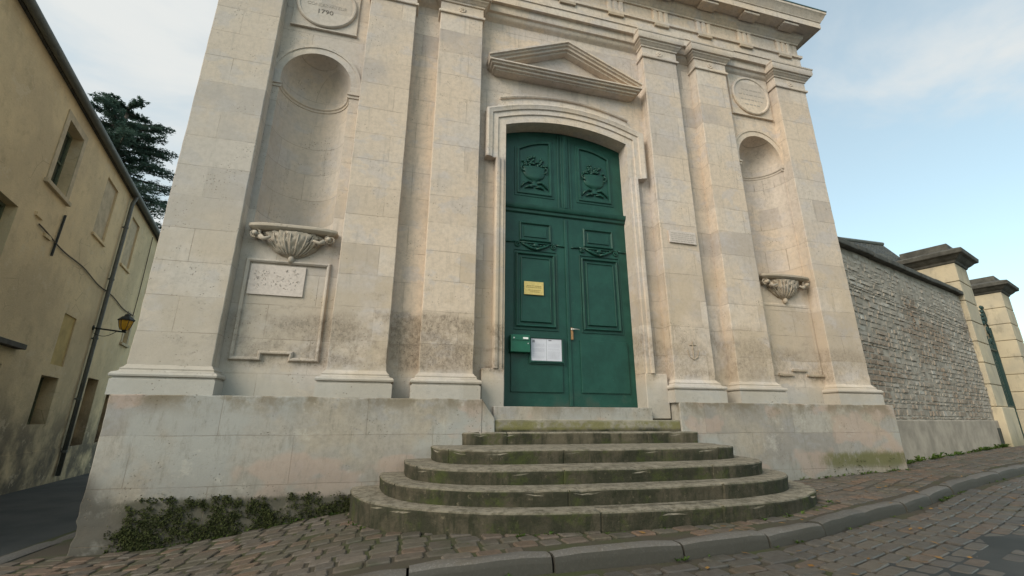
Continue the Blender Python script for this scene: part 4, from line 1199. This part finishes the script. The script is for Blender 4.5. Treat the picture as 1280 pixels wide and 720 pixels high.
# house roof behind the wall
t = thing('lodge', (13.5, 12.3, .5), 'low house with a grey slate hipped roof behind the rubble wall', 'house')
q = MB(); q.box(9.0, 16.1, 9.95, 15.0, .0, 5.95); q.add([(16.1,9.95,5.95),(16.1,15.0,5.95),(16.1,10.75,7.1)], [(0,1,2)]); q.build('wall', M['plaster_pale'], t)
q = MB(); q.add([(8.8,9.85,5.9),(16.3,9.85,5.9),(16.3,10.75,7.2),(8.8,10.75,7.2),(16.3,15.2,5.9),(8.8,15.2,5.9),(8.8,9.85,5.78),(16.3,9.85,5.78),(16.3,15.2,5.78),(8.8,15.2,5.78),(16.3,10.75,7.08)],
   [(0,1,2,3),(3,2,4,5),(0,6,7,1),(5,4,8,9),(1,7,10,2),(2,10,8,4),(6,9,8,10,7)])
rf = q.build('roof', M['slate'], t)
q = MB(); q.tube([(8.8,10.75,7.22),(16.3,10.75,7.22)], .07, 8); q.build('ridge_capping', M['zinc'], rf)

# ------------------------------------------------------------------ moss, weeds
random.seed(31)
ms = MB()
def mdens(x, z):
    return noise.noise(Vector((x*3.1, z*6.2, 4)))*.38+noise.noise(Vector((x*11, z*15, 1)))*.3+random.uniform(-.16,.16)+.52
def moss_patch(x0, x1, ztop, n, yw=5.885, dens=.4):
    for _ in range(n):
        x = random.uniform(x0, x1); gz = g(x, 5.8); zt = gz+(ztop-gz)*(1 if random.random() < .9 else 1.1)
        z = random.uniform(gz-.02, zt)
        if mdens(x, z) < dens+.3*((z-gz)/max(.05, ztop-gz))**2: continue
        s_ = random.choice([random.uniform(.006, .015), random.uniform(.010,.024)])
        dx, dz = random.uniform(-1,1), random.uniform(-1,.6)
        y = yw+.008-random.uniform(0,.014)
        a = Vector((x,y,z)); u = Vector((dx,random.uniform(-.8,.1),dz)).normalized()*s_; v = Vector((random.uniform(-1,1),random.uniform(-1,0),random.uniform(-1,1))).normalized()*s_*.7
        ms.add([a-u*.5, a+v, a+u, a-v*.6], [(0,1,2,3)])
moss_patch(-2.62, -1.2, .44, 15000, dens=.40)
moss_patch(-2.75, -2.5, .3, 1500, dens=.5)
moss_patch(-1.3, -.05, .45, 7000, dens=.48)
moss_patch(6.7, 8.1, .78, 1500, dens=.66)
tag(ms.build('moss', M['moss'], None), 'dark green moss coating the foot of the chapel plinth left of the steps', 'moss', kind='stuff')
wd = MB()
def tuft(x, y, z, s_, n=9):
    for _ in range(n):
        a = random.uniform(0, 2*math.pi); l = s_*random.uniform(.6,1.3); h = l*random.uniform(.4,1.2)
        d = Vector((math.cos(a), math.sin(a), 0)); p = Vector((x, y, z)); w_ = Vector((-d.y, d.x, 0))*l*.16
        wd.add([p, p+d*l*.5+w_+Vector((0,0,h*.7)), p+d*l+Vector((0,0,h*.75)), p+d*l*.5-w_+Vector((0,0,h*.6))], [(0,1,2,3)])
for k in range(70):
    t_ = random.uniform(.06, .94)*math.pi; c, s_ = math.cos(t_), math.sin(t_)
    x = 2.49-2.90*math.copysign(abs(c)**(2/2.6), c); y = 5.9-2.09*abs(s_)**(2/2.6)-.02
    if noise.noise(Vector((x*1.5, y*1.5, 0))) < -.05: continue
    tuft(x, y, g(x,y)-.015, random.uniform(.02,.05))
for k in range(60):
    x = random.choice([random.uniform(-2.6,-.3), random.uniform(5.4,8.2)]); tuft(x, 5.86, g(x,5.8)-.01, random.uniform(.02,.05))
for k in range(60):
    x = random.uniform(.5, 9.5)
    if noise.noise(Vector((x*2, 7, 0))) < .0: continue
    y = kerby(x)-.175; tuft(x, y, g(x,y)-.10, random.uniform(.02,.045))
for k in range(45):
    x = random.uniform(-2.6, 4); y = random.uniform(kerby(x)+.2, 5.6)
    if inside_steps(x, y): continue
    tuft(x, y, g(x,y)-.012, random.uniform(.01,.022), 6)
for k in range(75):
    s_ = random.choice([random.uniform(.2, 8.5), random.uniform(5.5,8.6)]); p = RW(s_, .10, 0); tuft(p[0], p[1], g(p[0],p[1])-.01, random.uniform(.04,.13), 8)
tag(wd.build('weeds', M['weed'], None), 'small green weeds rooted in the joints along steps, kerb and walls', 'weeds', kind='stuff')
# fallen leaves
lf = MB()
M['dead'] = leaf('dead_leaves', (.22,.11,.03), (.38,.22,.07))
for k in range(170):
    x = random.uniform(1.5, 12); y = random.uniform(.8+.33*max(0,x-3), kerby(x)+.9)
    if inside_steps(x, y) or y > 5.7: continue
    z = g(x,y)+(.008 if y > kerby(x) else -.085 if y < kerby(x)-.2 else .02); a = random.uniform(0, 6.28); s_ = random.uniform(.015,.035)
    d = Vector((math.cos(a),math.sin(a),random.uniform(-.1,.3)))*s_; w_ = Vector((-d.y,d.x,random.uniform(-.01,.01)))*.55; p = Vector((x,y,z+.006))
    lf.add([p-d, p+w_, p+d, p-w_], [(0,1,2,3)])
tag(lf.build('fallen_leaves', M['dead'], None), 'scattered brown fallen leaves on the setts in front of the steps', 'leaves', kind='stuff')

# ------------------------------------------------------------------ cedar behind the house
TR = thing('cedar_tree', (-15.6, 26, -.4), 'dark green cedar rising behind the beige house roof', 'tree')
tk = MB(); random.seed(41)
tk.tube([(-15.9,26,-.5),(-15.9,26.1,6),(-15.9,26,12),(-15.9,26,18.2)], [.5,.4,.28,.06], 10)
cw = MB()
def spray(p, d, l, ns):
    """flat plate of needle sprigs along a twig"""
    d = d.normalized(); side = Vector((-d.y, d.x, 0)).normalized()
    for _ in range(ns):
        t_ = random.random(); q = p+d*l*t_+side*random.gauss(0, .26*l*(1-t_*.6))+Vector((0,0,random.gauss(-.02,.05)))
        a = random.uniform(0, 2*math.pi); s_ = random.uniform(.05,.12)
        u = Vector((math.cos(a), math.sin(a), random.uniform(-.5,.4)))*s_; v = Vector((-u.y,u.x,random.uniform(-.06,.06)))*.30
        cw.add([q-u, q+v, q+u, q-v], [(0,1,2,3)])
def limb(z, ang, L):
    base = Vector((-15.9, 26, z)); d = Vector((math.cos(ang), math.sin(ang), .22)).normalized()
    pts = []; 
    for k in range(7):
        t_ = k/6; pts.append(base+d*L*t_+Vector((0,0,-.05*L*t_*t_*2)))
    tk.tube(pts, [.10*(1-t_/7.5) for t_ in range(7)], 6)
    for k in range(1, 7):
        for sd in (-1, 1, 0):
            dd = d+Vector((-d.y, d.x, 0))*sd*random.uniform(.5,1.1); dd.z = random.uniform(-.12,.10)
            for m_ in range(2):
                spray(pts[k]+Vector((random.gauss(0,.1),random.gauss(0,.1),random.gauss(0,.06))), dd+Vector((random.gauss(0,.2),random.gauss(0,.2),0)), L*random.uniform(.14,.32), 24)
z = 7.0
while z < 18.2:
    n_ = 7 if z < 16 else 5; a0 = random.uniform(0, 6.28)
    L0 = max(.9, 4.2*(1-((z-7)/13)**2.2))
    for k in range(n_): limb(z+random.uniform(-.2,.2), a0+k*2*math.pi/n_+random.uniform(-.3,.3), L0*random.uniform(.6,1.15))
    z += random.uniform(.55,.85)
tk.build('trunk', M['bark'], TR, smooth=True)
cw.build('crown', M['needles'], TR)

# ------------------------------------------------------------------ camera
cam = bpy.data.cameras.new('camera'); co = bpy.data.objects.new('camera', cam); col.objects.link(co)
cam.sensor_width = 36; cam.lens = 550.74/1280*36; cam.clip_end = 2000; cam.clip_start = .05
pit, yaw, roll = map(math.radians, (16.5756, 14.486, .1945))
f = Vector((math.sin(yaw)*math.cos(pit), math.cos(yaw)*math.cos(pit), math.sin(pit)))
r0 = Vector((math.cos(yaw), -math.sin(yaw), 0)); u0 = r0.cross(f)
rr = r0*math.cos(roll)+u0*math.sin(roll); uu = -r0*math.sin(roll)+u0*math.cos(roll)
mat = Matrix((rr, uu, -f)).transposed().to_4x4(); mat.translation = (0, 0, 1.25); co.matrix_world = mat
scn.camera = co

# ------------------------------------------------------------------ light
SD = Vector((-.72, -.50, .55)).normalized()
sun = bpy.data.lights.new('sun', 'SUN'); sun.energy = 1.15; sun.angle = math.radians(34); sun.color = (1, .91, .79)
so = bpy.data.objects.new('sun', sun); col.objects.link(so); so.rotation_euler = (-SD).to_track_quat('-Z', 'Y').to_euler(); so.location = (-10,-6,12)
W = bpy.data.worlds.new('World'); scn.world = W; W.use_nodes = True; nt = W.node_tree; nt.nodes.clear()
out = nt.nodes.new('ShaderNodeOutputWorld'); bg = nt.nodes.new('ShaderNodeBackground'); nt.links.new(bg.outputs[0], out.inputs[0])
sky = nt.nodes.new('ShaderNodeTexSky'); sky.sky_type = 'NISHITA'; sky.sun_disc = False
sky.sun_elevation = math.asin(SD.z); sky.sun_rotation = math.atan2(SD.x, SD.y) % (2*math.pi)
sky.air_density = 1.0; sky.dust_density = 1.5; sky.ozone_density = 1.2
tc = nt.nodes.new('ShaderNodeTexCoord'); sp = nt.nodes.new('ShaderNodeSeparateXYZ'); nt.links.new(tc.outputs['Generated'], sp.inputs[0])
def wm(op, a, b):
    n_ = nt.nodes.new('ShaderNodeMath'); n_.operation = op
    for i, v in enumerate((a, b)):
        if isinstance(v, (int, float)): n_.inputs[i].default_value = v
        else: nt.links.new(v, n_.inputs[i])
    return n_.outputs[0]
zz = wm('ADD', wm('MAXIMUM', sp.outputs[2], 0.), .22)
cb = nt.nodes.new('ShaderNodeCombineXYZ'); nt.links.new(wm('DIVIDE', sp.outputs[0], zz), cb.inputs[0]); nt.links.new(wm('DIVIDE', sp.outputs[1], zz), cb.inputs[1]); cb.inputs[2].default_value = 3.7
ns = nt.nodes.new('ShaderNodeTexNoise'); nt.links.new(cb.outputs[0], ns.inputs['Vector']); ns.inputs['Scale'].default_value = 2.3; ns.inputs['Detail'].default_value = 7; ns.inputs['Roughness'].default_value = .55; ns.inputs['Distortion'].default_value = .4
bias = wm('MULTIPLY', wm('ADD', wm('MULTIPLY', sp.outputs[0], -1.), .14), .17)
mr = nt.nodes.new('ShaderNodeMapRange'); mr.interpolation_type = 'SMOOTHSTEP'; nt.links.new(wm('ADD', ns.outputs['Fac'], bias), mr.inputs['Value'])
mr.inputs['From Min'].default_value = .42; mr.inputs['From Max'].default_value = .76; mr.inputs['To Min'].default_value = .36
mx = nt.nodes.new('ShaderNodeMix'); mx.data_type = 'RGBA'; nt.links.new(mr.outputs[0], mx.inputs[0])
tint = nt.nodes.new('ShaderNodeMix'); tint.data_type = 'RGBA'; tint.blend_type = 'MULTIPLY'; tint.inputs[0].default_value = 1; nt.links.new(sky.outputs[0], tint.inputs[6]); tint.inputs[7].default_value = (.78,.87,.70,1)
nt.links.new(tint.outputs[2], mx.inputs[6]); mx.inputs[7].default_value = (2.30,2.36,2.32,1)
nt.links.new(mx.outputs[2], bg.inputs[0]); bg.inputs[1].default_value = .15
scn.view_settings.view_transform = 'Standard'; scn.view_settings.look = 'None'; scn.view_settings.exposure = 1.22; scn.view_settings.gamma = 1
scn.render.engine = 'CYCLES'
scn.cycles.max_bounces = 6
